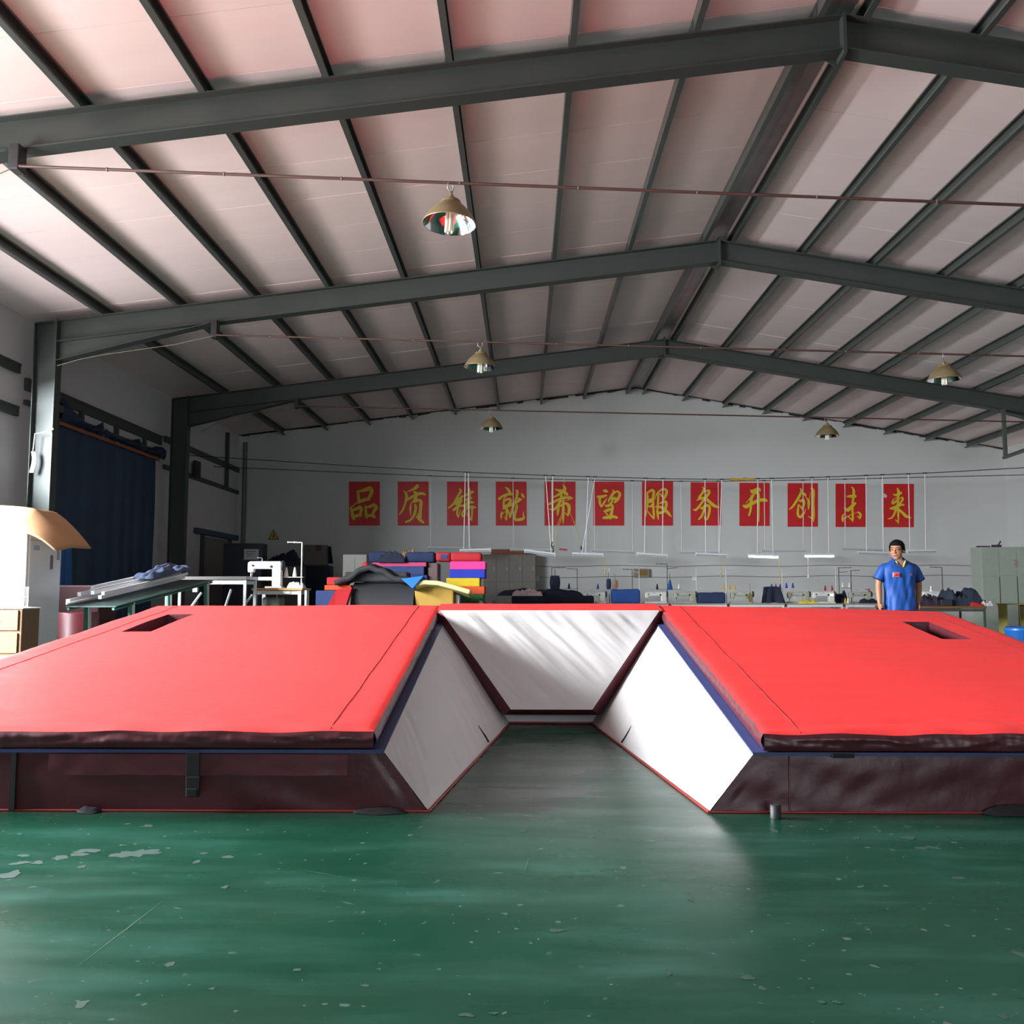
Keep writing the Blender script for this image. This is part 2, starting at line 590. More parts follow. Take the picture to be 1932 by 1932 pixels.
def make_frame(yf, label):
    root = tag(empty('portal_beam', (XR, yf, 0)), label, 'steel frame', 'steel roof frames')
    off = Vector((XR, yf, 0))

    def part(name, fn, mt=M['steel']):
        m = MB()
        fn(m)
        m.v = [tuple(Vector(p) - off) for p in m.v]
        return m.build(name, mt, root)

    D, fw, tf, tw = .345, .20, .014, .012
    for side in (-1, 1):
        xe = XL_WALL + .24 if side < 0 else XR_WALL - .24
        x_in = xe - side * .36            # inner flange of the column top
        xh = x_in - side * 2.55           # haunch end

        def rafter(m):
            for (xa, xb) in ((XR, xe),):
                a, b = (xa, zr(xa)), (xb, zr(xb))
                lo, hi = (a, b) if a[0] < b[0] else (b, a)
                m.hexa([(lo[0], yf - fw / 2, lo[1] - tf), (hi[0], yf - fw / 2, hi[1] - tf), (hi[0], yf + fw / 2, hi[1] - tf), (lo[0], yf + fw / 2, lo[1] - tf)],
                       [(lo[0], yf - fw / 2, lo[1]), (hi[0], yf - fw / 2, hi[1]), (hi[0], yf + fw / 2, hi[1]), (lo[0], yf + fw / 2, lo[1])])
            # web
            pts = [(XR, yf - tw / 2, zr(XR) - tf), (xe, yf - tw / 2, zr(xe) - tf), (xe, yf - tw / 2, zr(x_in) - .66), (x_in, yf - tw / 2, zr(x_in) - .66), (xh, yf - tw / 2, zr(xh) - D), (XR, yf - tw / 2, zr(XR) - D)]
            m.prism(pts if side < 0 else pts[::-1], (0, tw, 0))
            # bottom flange
            for (xa, za, xb, zb) in ((XR, zr(XR) - D, xh, zr(xh) - D), (xh, zr(xh) - D, x_in, zr(x_in) - .66), (xh, zr(xh) - D, x_in, zr(x_in) - D)):
                lo, hi = ((xa, za), (xb, zb)) if xa < xb else ((xb, zb), (xa, za))
                m.hexa([(lo[0], yf - fw / 2, lo[1] - tf), (hi[0], yf - fw / 2, hi[1] - tf), (hi[0], yf + fw / 2, hi[1] - tf), (lo[0], yf + fw / 2, lo[1] - tf)],
                       [(lo[0], yf - fw / 2, lo[1]), (hi[0], yf - fw / 2, hi[1]), (hi[0], yf + fw / 2, hi[1]), (lo[0], yf + fw / 2, lo[1])])
        part('rafter', rafter)

        def column(m):
            zt = zr(xe) - .02
            xb_in = xe - side * .34       # narrower at the foot
            for (xa, xb) in ((xe, xe), (xb_in, x_in)):
                t = side * tf
                q = [(xa, 0), (xa - t, 0), (xb - t, zt), (xb, zt)]
                pts = [(x, yf - fw / 2, z) for x, z in q]
                m.prism(pts if side > 0 else pts[::-1], (0, fw, 0))
            pts = [(xe, yf - .004, 0), (xb_in, yf - .004, 0), (x_in, yf - .004, zt), (xe, yf - .004, zt)]
            m.prism(pts if side > 0 else pts[::-1], (0, .008, 0))
        part('column', column)

        def knee(m):
            m.box((x_in - side * .0, yf, zr(x_in) - .36), (.03, fw + .02, .76))
        part('knee_plate', knee)
        n, pp = (NPL, PL) if side < 0 else (NPR, PR)
        for i in range(n + 1):
            x = XR + side * (GAP + i * pp) + side * .035
            if XL_WALL + .3 < x < XR_WALL - .3:
                part('purlin_cleat', lambda m, x=x: m.box((x, yf - .03, zr(x) + .065), (.008, .12, .13)))

    def ridge(m):
        m.box((XR, yf, HR - .19), (.034, fw + .03, .46))
    part('ridge_plate', ridge)
    part('flange_stay', lambda m: m.prism([(XR - .03, yf + .1, HR - D), (XR - .14, yf + .1, HR - D - .02), (XR - .03, yf + .1, HR - D - .09)], (0, .01, 0)))
    return root


for yf, lb in zip(FRAMES, FRAME_LABELS):
    make_frame(yf, lb)
# ---------------------------------------------------------------- landing mats
XA = .20
NZ = noise.noise


def lerp(a, b, t):
    return a + (b - a) * t


def nz(x, y, z=0.0):
    return NZ(Vector((x, y, z)))


def breaks(n, *marks):
    """0..1 divisions refined at both borders, with the marks as exact lines"""
    s = {i / n for i in range(n + 1)} | {.004, .012, .988, .996}
    for k in marks:
        s = {q for q in s if abs(q - k) > .3 / n} | {k}
    return sorted(s)


def landing_side(side, label, xo_f, xo_b, h_f, h_bi, h_bo, hole, joint_x, seed):
    """one half of the landing bed: side -1 left, +1 right"""
    y0, y1 = 4.42, 7.85
    root = tag(empty('landing_mat', (XA + side * 2, 6.0, 0)), label, 'landing mat', 'landing bed halves')
    off = Vector((XA + side * 2, 6.0, 0))

    def out(m, name, mt, parent=root):
        m.v = [tuple(Vector(p) - off) for p in m.v]
        return m.build(name, mt, parent)

    xi = XA + side * .895
    T = .085

    def px_(u, v):
        return lerp(xi, lerp(xo_f, xo_b, v), u)

    def plane(u, v):
        return lerp(h_f, lerp(h_bi, h_bo, u), v)

    def topz(u, v):
        x, y = px_(u, v), lerp(y0, y1, v)
        z = plane(u, v)
        e = min(1, v / .10) if v < .10 else 1
        z += .007 * nz(x * 1.1 + seed, y * 2.2) + .0036 * nz(x * 1.3, y * 9 + seed) * (1.3 if side > 0 else .6)
        z += (1 - e) * .014 * nz(x * 4 + seed, y * 9) * (1 if side > 0 else .6)
        d = min(u * 2.3, (1 - u) * 2.3, v * 3.4, (1 - v) * 3.4)
        if d < .05:
            z -= .010 * (1 - d / .05) ** 2
        return z

    # slot position in (u, v)
    hx0, hx1, hy0, hy1 = hole
    hv0, hv1 = (hy0 - y0) / (y1 - y0), (hy1 - y0) / (y1 - y0)
    vm = (hv0 + hv1) / 2
    hu = sorted([(hx0 - xi) / (lerp(xo_f, xo_b, vm) - xi), (hx1 - xi) / (lerp(xo_f, xo_b, vm) - xi)])
    us, vs = breaks(90, *hu), breaks(110, hv0, hv1)
    m = MB()
    idx = {}
    vv, ff = [], []
    for j, v in enumerate(vs):
        for i, u in enumerate(us):
            idx[i, j] = len(vv)
            vv.append((px_(u, v), lerp(y0, y1, v), topz(u, v)))
    for j in range(len(vs) - 1):
        for i in range(len(us) - 1):
            cu, cv = (us[i] + us[i + 1]) / 2, (vs[j] + vs[j + 1]) / 2
            if hu[0] < cu < hu[1] and hv0 < cv < hv1:
                continue
            q = (idx[i, j], idx[i + 1, j], idx[i + 1, j + 1], idx[i, j + 1])
            ff.append(q if side > 0 else q[::-1])
    m.add(vv, ff, True)
    pad = out(m, 'top_cover', M['red'])

    # slot lining
    m = MB()
    cs_ = [(hu[0], hv0), (hu[1], hv0), (hu[1], hv1), (hu[0], hv1)]
    for k in range(4):
        a, b = cs_[k], cs_[(k + 1) % 4]

        def fn(s, t, a=a, b=b):
            u, v = lerp(a[0], b[0], s), lerp(a[1], b[1], s)
            return (px_(u, v), lerp(y0, y1, v), topz(u, v) - t * .42)
        m.grid(fn, 10, 3)
    c = [(px_(u, v), lerp(y0, y1, v), topz(u, v) - .42) for u, v in cs_]
    m.add(c, [(0, 1, 2, 3)])
    o = out(m, 'slot_lining', M['maroon'], pad)
    o['label'] = 'dark maroon lining of the upright slot'

    # maroon side band of the pad, wrinkled; runs inner side, front, outer side, back
    def band(a, b, n, amp, nrm, fine):
        def fn(s, t):
            u, v = lerp(a[0], b[0], s), lerp(a[1], b[1], s)
            x, y, z = px_(u, v), lerp(y0, y1, v), topz(u, v)
            zb = plane(u, v) - T
            bulge = math.sin(math.pi * t) * .012
            q = (x if abs(nrm[1]) > .5 else y)
            w = amp * (nz(q * 4 + seed, t * 2.2 + 3) + .5 * nz(q * 11, t * 3 + 5)) * math.sin(math.pi * min(1, t * 1.05))
            w += fine * nz(q * 38, t * 1.2) * math.sin(math.pi * t)
            d = bulge + w
            return (x + nrm[0] * d, y + nrm[1] * d, lerp(z, zb, t))
        return fn
    m = MB()
    m.grid(band((0, 0), (1, 0), 160, .016, (0, -1), .003), 260, 8, flip=side > 0)
    m.grid(band((0, 1), (0, 0), 160, .003, (-side, 0), .005), 260, 8, flip=side > 0)
    m.grid(band((1, 0), (1, 1), 60, .006, (side, 0), .002), 60, 6, flip=side > 0)
    m.grid(band((1, 1), (0, 1), 60, .006, (0, 1), .002), 60, 6, flip=side > 0)
    out(m, 'side_band', M['maroon'], pad)

    # stitched seam lines on the cover
    for u in ((.17 / 2.3), 1 - .19 / 2.3):
        m = MB()
        pts = []
        for k in range(61):
            v = .004 + .99 * k / 60
            uu = u + .0008 * math.sin(k * .4)
            if hu[0] - .01 < uu < hu[1] + .01 and hv0 - .01 < v < hv1 + .01:
                continue
            pts.append((px_(uu, v), lerp(y0, y1, v), topz(uu, v) + .0005))
        m.tube(pts, .0022, 4, smooth=False)
        out(m, 'cover_seam', mat('dark_seam_thread', (.22, .01, .012, 1), .6) if 'seam' not in M else M['seam'], pad)

    # base body: lower, narrower at the floor on the inner side
    xb = XA + side * .85           # inner top edge of the base
    def xf(y):                      # inner floor edge
        return XA + side * lerp(.644, .315, (y - y0) / (7.4 - y0))

    def ztop(y, u=0.0):
        return plane(u, (y - y0) / (y1 - y0)) - T - .018
    m = MB()
    yb = 7.8

    def front(s, t):
        xt, xb0 = lerp(xb, xo_f, s), lerp(xf(y0), xo_f, s)
        x = lerp(xb0, xt, t)
        z = lerp(0.0, ztop(y0, s), t)
        w = .010 * nz(x * 2.2 + seed, z * 7 + x * 2) + .004 * nz(x * 7, z * 12 - x * 5 + seed)
        return (x, y0 + .012 + w * math.sin(math.pi * t) ** .5 * (1 if s > .02 else 0), z)
    m.grid(front, 150, 12, flip=side < 0)
    m.grid(lambda s, t: (lerp(xo_f, xo_b, s), lerp(y0 + .012, yb, s), lerp(0, ztop(lerp(y0, yb, s), 1), t)), 20, 3, flip=side < 0)
    m.grid(lambda s, t: (lerp(xo_b, xf(7.4), s), yb, lerp(0, ztop(yb, 1 - s), t)), 20, 3, flip=side < 0)
    base = out(m, 'base_body', M['maroon'])
    # white slope facing the run-up gap
    m = MB()

    def slope(s, t):
        y = lerp(y0 + .012, 7.62, s)
        a = Vector((xf(min(y, 7.62)), y, .006))
        b = Vector((xb, y, ztop(y)))
        p = a.lerp(b, t)
        n = Vector((-side * (b.z - a.z), 0, abs(b.x - a.x))).normalized()
        q = y * 1.0
        w = .006 * nz(q * 9 - t * 5 + seed, t * 1.2) + .006 * nz(q * 2.3 + seed, t * 2.2) + .0016 * nz(q * 30 - t * 14 + seed, t * 2)
        w += .018 * nz(q * 16 - t * 7, t * .8 + seed) * max(0, s - .5)
        return p + n * (w + .012 * math.sin(math.pi * t)) * min(1, 12 * t, 12 * (1 - t), 30 * s)
    m.grid(slope, 220, 30, flip=side > 0)
    out(m, 'white_slope', M['white_pvc'], base)
    # blue strip between pad and base
    m = MB()
    zt = .02
    path = []
    for k in range(41):
        y = lerp(y0, 7.6, k / 40)
        path.append((y, ztop(y)))
    for k in range(40):
        (ya, za), (yb_, zb_) = path[k], path[k + 1]
        a0 = Vector((xb - side * .004, ya, za))
        b0 = Vector((xb - side * .004, yb_, zb_))
        i0 = Vector((xb + side * .09, ya, za + .016))
        i1 = Vector((xb + side * .09, yb_, zb_ + .016))
        m.add([a0, b0, b0 + Vector((0, 0, .008)), a0 + Vector((0, 0, .008)), i0, i1], [(0, 1, 2, 3), (3, 2, 5, 4)] if side < 0 else [(3, 2, 1, 0), (4, 5, 2, 3)])
    for k in range(60):
        xa, xbb = lerp(xb - side * .004, xo_f, k / 60), lerp(xb - side * .004, xo_f, (k + 1) / 60)
        sa = .003 * nz(xa * 3, seed)
        sb = .003 * nz(xbb * 3, seed)
        za, zb_ = ztop(y0, k / 60), ztop(y0, (k + 1) / 60)
        v4 = [(xa, y0 - .006 + sa, za - .004), (xbb, y0 - .006 + sb, zb_ - .004), (xbb, y0 - .006 + sb, zb_ + .012), (xa, y0 - .006 + sa, za + .012), (xbb, y0 + .05, zb_ + .012), (xa, y0 + .05, za + .012), (xa, y0 + .05, za - .004), (xbb, y0 + .05, zb_ - .004)]
        m.add(v4, [(0, 1, 2, 3), (3, 2, 4, 5), (6, 7, 1, 0)] if side > 0 else [(3, 2, 1, 0), (5, 4, 2, 3), (0, 1, 7, 6)])
    out(m, 'blue_piping', M['blue_pvc'], base)
    # red hem on the floor
    m = MB()
    m.tube([(lerp(xf(y0), xo_f, k / 30), y0 + .004 + .004 * nz(k * .7, seed), .005) for k in range(31)], .0055, 6)
    m.tube([(xf(lerp(y0, 7.4, k / 30)) - side * .004, lerp(y0, 7.4, k / 30), .006) for k in range(31)], .0065, 6)
    out(m, 'red_hem', M['redhem'], base)
    # dark joint at the fold of the slope
    m = MB()
    yj = 6.34
    pts = []
    for k in range(7):
        p = slope((yj - y0 - .012 + (.03 * k / 6)) / (7.62 - y0 - .012), .02 + .18 * k / 6)
        pts.append(p + Vector((-side * .003, 0, .003)))
    m.tube(pts, [.007 * (1 - k / 7) + .001 for k in range(7)], 5)
    out(m, 'joint_slit', M['black'], base)
    if joint_x is not None:
        m = MB()
        m.box((joint_x, y0 + .004, .135), (.026, .02, .262))
        out(m, 'module_joint', M['black'], base)
    return root, out, base, ztop, y0


M['seam'] = mat('dark_seam_thread', (.22, .01, .012, 1), .6)
left = landing_side(-1, 'red topped landing mat half on the left, front side with hanging black strap', -3.44, -3.05, .374, .908, .903, (-2.83, -2.62, 6.72, 7.42), -2.36, 3.1)
right = landing_side(1, 'red topped landing mat half on the right, with brightly lit white slope', 3.42, 3.42, .366, .908, .862, (2.87, 3.07, 6.58, 7.26), None, 8.7)


def strap(rt, x, z0, z1, w=.062, loop=True):
    root, out, base, zt, y0 = rt
    m = MB()
    y = y0 - .014
    m.bbox((x, y, (z0 + z1) / 2), (w, .008, z0 - z1), .002)
    m.bbox((x + .006, y - .010, z1 + .045), (w, .012, .09), .003)
    m.bbox((x + .004, y - .018, z1 + .02), (w * .8, .010, .035), .003)
    o = out(m, 'strap', M['black'])
    o['label'] = 'black webbing strap'


p = at(364, 1420, 4.40)
strap(left, p.x, .272, at(364, 1503, 4.40).z)


def floor_flap(rt, px0, px1, h):
    root, out, base, zt, y0 = rt
    x0, x1 = at(px0, 1530, 4.40).x, at(px1, 1530, 4.40).x
    m = MB()

    def fn(s, t):
        x = lerp(x0, x1, s)
        e = math.sin(math.pi * s) ** .5
        return (x, y0 - .005 - .05 * t * e, .003 + h * e * (1 - t) ** 1.5 + .006 * nz(x * 30, t * 3))
    m.grid(fn, 16, 8, flip=True)
    out(m, 'floor_flap', M['black'], base)


floor_flap(left, 142, 190, .022)
floor_flap(left, 665, 770, .022)
floor_flap(right, 1855, 1990, .042)
# folded maroon flap along the left front
root, out_, base, zt, y0 = left
m = MB()
xa, xb_ = at(88, 1450, 4.4).x, at(655, 1450, 4.4).x
m.grid(lambda s, t: (lerp(xa, xb_, s), y0 - .004 - .006 * t - .004 * nz(s * 14, t * 2), .262 - t * (.095 + .006 * nz(s * 9, 2))), 90, 5, flip=True)
out_(m, 'velcro_flap', M['maroon'], base)
# short black pipe stub by the right front
root, out_, base, zt, y0 = right
pp = atz(1467, 1547, .0)
m = MB()
m.lathe([(0.0, .058), (.018, .058), (.024, .056), (.024, .0)], (pp.x, pp.y + .03, .001), 16)
tag(m.build('pipe_stub', mat('black_plastic', (.016, .018, .02, 1), .6)), 'short black pipe stub standing on the green floor against the right mat', 'pipe')
m = MB()
m.bbox((at(1592, 1420, 4.4).x, y0 - .012, .262), (.10, .012, .02), .003)
out_(m, 'velcro_tab', M['black'], base)
m = MB()
x_ = at(1492, 1480, 4.4).x
m.tube([(x_, y0 + .004, .01), (x_ + .004, y0 + .004, .26)], .003, 5)
out_(m, 'front_seam', M['maroon'], base)

# --- rear centre piece with the leaning white panel
root = tag(empty('landing_mat', (XA, 7.6, 0)), 'rear centre landing mat piece with wrinkled white leaning panel and red top', 'landing mat')
off = Vector((XA, 7.6, 0))


def outc(m, name, mt, parent=root):
    m.v = [tuple(Vector(p) - off) for p in m.v]
    return m.build(name, mt, parent)


def yz(t):                          # front of the leaning panel
    return lerp(7.10, 7.52, t), lerp(.142, .866, t)


def wpanel(s, t):
    y, z = yz(t)
    hw = lerp(.302, .868, t)
    x = XA + lerp(-hw, hw, s)
    k = x * 3.2 + z * 3.4
    fold = nz(k * 1.5 + 2, x * .8 - z * .9) * (.35 + .65 * min(1, max(0, (s * 1.3 + t * .7 - .55))))
    fold2 = nz(k * 3.3, (x - z) * 1.4 + 4)
    d = (.022 * fold + .010 * fold2 + .003 * nz(k * 8, x - z)) * min(1, 8 * s, 8 * (1 - s), 8 * t, 10 * (1 - t)) + .012 * math.sin(math.pi * t)
    return (x, y - .87 * d, z + .49 * d)


m = MB()
m.grid(wpanel, 150, 70)
pn = outc(m, 'leaning_panel', M['white_pvc'])
m = MB()
bk = lambda s, t: Vector((XA + lerp(-1, 1, s) * lerp(.36, .94, t), yz(t)[0] + .085, yz(t)[1] - .05))
for (a, b) in (((0, 0), (1, 0)), ((1, 0), (1, 1)), ((0, 1), (0, 0))):
    def fn(s, t, a=a, b=b):
        u, v = lerp(a[0], b[0], s), lerp(a[1], b[1], s)
        return Vector(wpanel(u, v)).lerp(bk(u, v), t) + Vector((0, -.006 * math.sin(math.pi * t), 0))
    m.grid(fn, 60, 4)
outc(m, 'panel_edge', M['maroon'], pn)
# base behind the panel: white skirt, red hem, red top strip
m = MB()
m.grid(lambda s, t: (XA + lerp(-1, 1, s) * lerp(.33, .95, t), lerp(7.39, 7.64, t), lerp(0.004, .80, t)), 30, 10)
bs = outc(m, 'white_skirt', M['white_pvc'])
m = MB()
m.tube([(XA - .33 + .33 * k / 12, 7.385 + .003 * math.sin(k), .008) for k in range(13)], .008, 6)
m.tube([(XA + .005 + .325 * k / 12, 7.375 + .003 * math.sin(k * 1.3), .008) for k in range(13)], .008, 6)
outc(m, 'red_hem', M['redhem'], bs)
m = MB()
XB = .892


def strip(s, t):
    x = XA + lerp(-XB, XB, s)
    y = lerp(7.52, 7.85, t)
    z = .866 + (y - 7.52) * .14 + .005 * nz(x * 3, y * 4)
    if t < .12:
        z -= .004
    return (x, y, z)


m.grid(strip, 60, 8)
tp = outc(m, 'top_cover', M['red'])
m = MB()
m.grid(lambda s, t: (XA + lerp(-XB, XB, s), 7.85, lerp(.912, 0, t)), 6, 3, flip=True)
outc(m, 'back_side', M['maroon'], tp)
# ---------------------------------------------------------------- wall posters with brush characters
M['poster'] = mat('poster_red', srgb(196, 24, 30), .55, var=.05, vscale=5)
M['gold'] = mat('poster_yellow', srgb(214, 190, 40), .55, var=.05, vscale=9)
GLYPHS = [
 # strokes: x,y,width triples
 "52,52,8 57,92,12;56,52,7 75,48,12 96,41,16;98,42,17 103,54,13 90,82,12;57,90,11 78,83,12 94,79,11;52,92,5 40,101,3 27,112,6;27,112,6 30,124,11 36,148,12 40,156,5;35,120,8 48,116,11 60,109,12;62,109,13 65,120,12 60,140,9;38,146,12 52,140,11 64,141,8;77,103,3 81,112,8 83,140,10 86,149,6;84,110,8 98,107,11 111,101,13;113,102,13 119,112,13 108,132,10 113,147,9;85,142,11 100,140,11 113,144,9",
 "93,32,14 80,43,10 54,54,3;41,49,3 50,60,9 52,75,11 46,100,8 38,120,8 27,136,6;52,84,9 70,74,9 90,63,11 108,60,11 119,64,7;78,53,5 87,60,11 86,75,11 78,90,10;74,91,8 90,86,11 100,84,9 105,92,12 103,120,11 102,148,11;92,132,3 97,142,7;88,142,4 100,155,11 114,166,8;69,93,3 66,115,8 67,142,2;83,101,8 86,112,9 80,138,9 66,157,8 49,164,7",
 "66,44,6 70,52,9 58,72,8 44,97,8 26,113,6;50,96,8 62,86,14 76,70,9;50,100,5 62,95,13 73,86,9;44,120,10 58,110,10 70,103,8;62,88,12 60,110,8 57,132,8 61,147,4;61,147,4 65,135,4 70,117,2;97,35,5 102,50,8 100,80,12 92,105,11 82,128,8;84,69,7 100,60,10 114,54,9;86,84,8 98,80,10 110,76,6;76,106,9 95,98,10 104,92,10 117,93,5;92,116,7 108,108,9 123,111,7;112,108,8 111,135,6 109,155,7 110,159,3;97,129,3 94,136,4 101,150,5 108,155,6;86,116,8 76,130,6 77,141,9 84,140,6 89,120,5",
 "55,37,4 66,46,10 72,58,11;32,80,10 45,70,9 62,64,9 82,63,6;60,67,4 50,80,4 49,95,7 50,116,9;51,88,6 62,81,9 72,80,9;72,80,10 74,90,10 64,103,9;50,110,11 64,104,12 80,100,9 95,92,10 112,81,8;60,110,8 60,135,7 59,157,5;59,157,4 50,144,2;44,124,2 40,138,8 40,152,3;41,137,4 54,126,2;62,118,7 68,130,6 72,147,6;95,48,7 99,55,10 95,75,8 90,92,9 82,112,9 76,135,7 72,148,5;98,76,5 108,80,7 114,82,5;97,102,8 96,113,9 90,135,9 89,150,10 96,156,10 112,154,11 122,150,8 121,138,5 120,125,1;113,58,2 118,67,9 123,75,6",
 "87,30,4 94,42,12 84,55,12 70,65,9 54,73,6;59,45,4 72,49,9 90,54,13 103,64,9;34,100,8 55,90,9 80,79,9 105,74,9 121,77,6;82,66,9 79,85,10 68,104,9 54,119,8 37,116,3;70,112,9 69,125,9 67,140,4;68,110,9 80,104,8 98,96,8 108,104,11 110,120,11 105,141,5;105,140,5 94,130,3;88,86,6 88,105,9 88,140,9 88,170,2;117,78,6 98,86,1",
 "58,49,8 66,51,12 71,53,7;36,72,9 50,72,11 68,67,6;43,72,9 44,95,9 50,108,7;50,108,6 60,92,7 71,75,1;90,46,2 95,55,9 86,70,9 77,84,7 76,93,2;96,58,6 108,52,6 117,61,10;118,62,10 110,80,10 98,92,8;84,80,8 95,78,12 104,80,8;64,104,7 75,105,10 84,96,8 90,86,6;84,98,8 90,108,9 88,125,10 82,148,14;58,125,4 70,122,11 84,116,8;62,128,3 72,137,6;57,149,8 72,147,12 90,144,11 106,148,9",
 "39,56,6 40,80,8 38,115,6 35,132,6 30,150,3;41,56,5 56,48,10 64,54,9;63,54,10 60,80,8 61,110,8 63,140,8 63,153,4;63,152,6 52,140,5 42,126,3;41,86,7 55,80,7;40,94,6 52,89,8 58,84,6;42,104,4 52,108,7 58,98,6;66,82,2 73,62,4 88,48,7 100,44,8 110,52,10 105,70,9 99,82,6;84,60,5 96,72,8;79,62,7 78,95,7 76,125,7 78,145,7 80,155,2;84,97,3 98,91,9 108,92,10 107,108,10 100,125,10 84,131,9 72,127,3;68,108,3 84,109,8 98,115,10 112,128,11 126,144,5",
 "64,36,2 70,45,9 63,60,8 54,72,8 50,80,4;43,86,2 56,78,9 72,78,12;76,52,5 86,50,10 88,58,10 78,72,10 66,88,8 52,107,8 40,120,8 31,118,4;78,80,10 92,92,11 108,105,11 124,110,6;55,113,3 66,113,11 78,104,10 90,108,9 89,128,9 83,150,7 76,158,5;76,157,5 70,143,3;76,98,8 72,112,9 66,132,8 58,147,7 50,154,5",
 "60,48,3 72,52,14 90,45,15 96,50,8;66,56,8 84,56,14;74,64,8 66,76,10 63,95,10 62,120,8 56,140,7;62,66,2 62,74,3 44,96,2;90,58,9 91,80,10 91,120,8 92,162,4;36,104,8 46,108,13 62,99,13 90,86,12 112,83,12 121,87,7",
 "66,41,2 72,50,9 66,66,9 52,90,9 40,107,8 28,118,4;74,58,8 84,64,9 87,70,5;63,83,4 69,88,9 78,84,10 81,96,9 77,115,6;62,100,3 72,112,6 77,120,6;61,101,6 59,120,8 59,138,9 68,146,9 78,134,9 84,126,4 87,115,1;89,75,3 97,85,8 98,98,9 97,117,4;100,80,3 105,56,1;105,40,3 115,50,10 115,90,8 116,140,9 115,163,3;115,152,8 105,148,5 94,142,1",
 "81,36,4 88,48,9 88,70,9 85,90,8 84,125,7 85,150,8 84,164,2;84,158,6 70,146,4;63,71,5 78,70,11 94,70,11;53,111,3 66,120,13 80,109,12 94,95,8;54,134,3 48,142,6 48,155,9 50,165,2;52,152,5 68,143,4 86,134,2 100,129,2 106,128,5;105,128,6 113,138,9 111,153,3;111,150,7 100,142,2",
 "71,41,5 76,55,10 74,80,9 74,110,9 75,140,7 75,171,2;75,164,6 64,156,2;56,62,3 66,66,8 84,58,11;68,76,3 56,84,4 55,96,9 68,87,7;80,80,3 88,74,5 91,82,8 80,98,6;46,115,7 62,112,12 78,103,10 95,101,6;66,118,9 60,135,7 50,149,6 36,152,2;76,118,9 92,132,10 104,143,11 122,149,2",
]
CROP_X = [648, 740, 833, 925, 1017, 1109, 1201, 1292, 1384, 1475, 1565, 1656]
RECT = [(20, 16.5, 132.5, 177)] * 7 + [(21.5, 19, 132.5, 177), (21.5, 21, 131.5, 178.5), (21.5, 22.5, 131.5, 181), (22.5, 24, 132.5, 182), (22, 25, 131.5, 183)]
MEAN = ['品', '质', '铸', '就', '希', '望', '服', '务', '开', '创', '未', '来']
ORD = ['leftmost', 'second from left', 'third from left', 'fourth from left', 'fifth from left', 'sixth from left',
       'seventh from left', 'eighth from left', 'ninth from left', 'tenth from left', 'second from right', 'rightmost']
K = 10 / 19.32


def resample(st):
    """smooth a stroke (Catmull-Rom) -> list of (x, y, w)"""
    out = []
    n = len(st)
    for i in range(n - 1):
        p0, p1, p2, p3 = st[max(0, i - 1)], st[i], st[i + 1], st[min(n - 1, i + 2)]
        for k in range(6):
            t = k / 6
            out.append(tuple(.5 * (2 * b + (c - a) * t + (2 * a - 5 * b + 4 * c - d) * t * t + (3 * b - a - 3 * c + d) * t ** 3) for a, b, c, d in zip(p0, p1, p2, p3)))
    out.append(st[-1])
    return out


for i in range(12):
    def P(cx, cy, dy=0.0, i=i):
        return at(CROP_X[i] + cx * K, 900 + cy * K, Y_BACK - .012) + Vector((0, -dy, 0))
    x0, y0_, x1, y1_ = RECT[i]
    org = P((x0 + x1) / 2, y1_)
    root = tag(empty('wall_poster', org), 'red poster with yellow brush character %s on the back wall, %s of twelve' % (MEAN[i], ORD[i]), 'poster', 'slogan posters on the back wall')
    m = MB()
    cn = [P(x0, y1_), P(x1, y1_), P(x1, y0_), P(x0, y0_)]
    m.prism([p - org for p in cn], (0, .010, 0))
    paper = m.build('paper', M['poster'], root)
    m = MB()
    for si, s in enumerate(GLYPHS[i].split(';')):
        st = [tuple(float(q) for q in t.split(',')) for t in s.split()]
        pts = resample(st)
        L, R = [], []
        for k, (x, y, w) in enumerate(pts):
            a = pts[max(0, k - 1)]
            b = pts[min(len(pts) - 1, k + 1)]
            dx, dy = b[0] - a[0], b[1] - a[1]
            d = math.hypot(dx, dy) or 1
            w = max(.8, w) * .5
            L.append((x - dy / d * w, y + dx / d * w))
            R.append((x + dy / d * w, y - dx / d * w))

        def capp(c, d, w):
            a0 = math.atan2(d[1], d[0])
            return [(c[0] + math.cos(a0 + q) * w, c[1] + math.sin(a0 + q) * w) for q in (-.9, -.3, .3, .9)]
        e0 = (pts[0][0] - pts[1][0], pts[0][1] - pts[1][1])
        e1 = (pts[-1][0] - pts[-2][0], pts[-1][1] - pts[-2][1])
        lift = .0015 + .00025 * si
        vs = [P(x, y, lift) - org for q in zip(L, R) for (x, y) in q]
        fs = [(2 * k, 2 * k + 1, 2 * k + 3, 2 * k + 2) for k in range(len(pts) - 1)]
        m.add(vs, fs)
        for c, e, w, lr in ((pts[0], e0, pts[0][2] / 2, (L[0], R[0])), (pts[-1], e1, pts[-1][2] / 2, (L[-1], R[-1]))):
            cp = capp(c, e, max(.4, w) * .9)
            poly = [lr[1]] + cp + [lr[0]]
            m.add([P(x, y, lift) - org for x, y in poly], [tuple(range(len(poly)))])
    g = m.build('character', M['gold'], paper)
    g['label'] = 'yellow brush character %s' % MEAN[i]
    if i == 11:   # pale torn scrap on the left edge of the last poster
        m = MB()
        q = [P(a, b, .004) - org for a, b in ((17, 66), (19, 59), (27, 61), (34, 68), (31, 77), (26, 74), (20, 75))]
        m.prism(q[::-1], (0, .003, 0))
        m.build('torn_scrap', M['wall'], root)

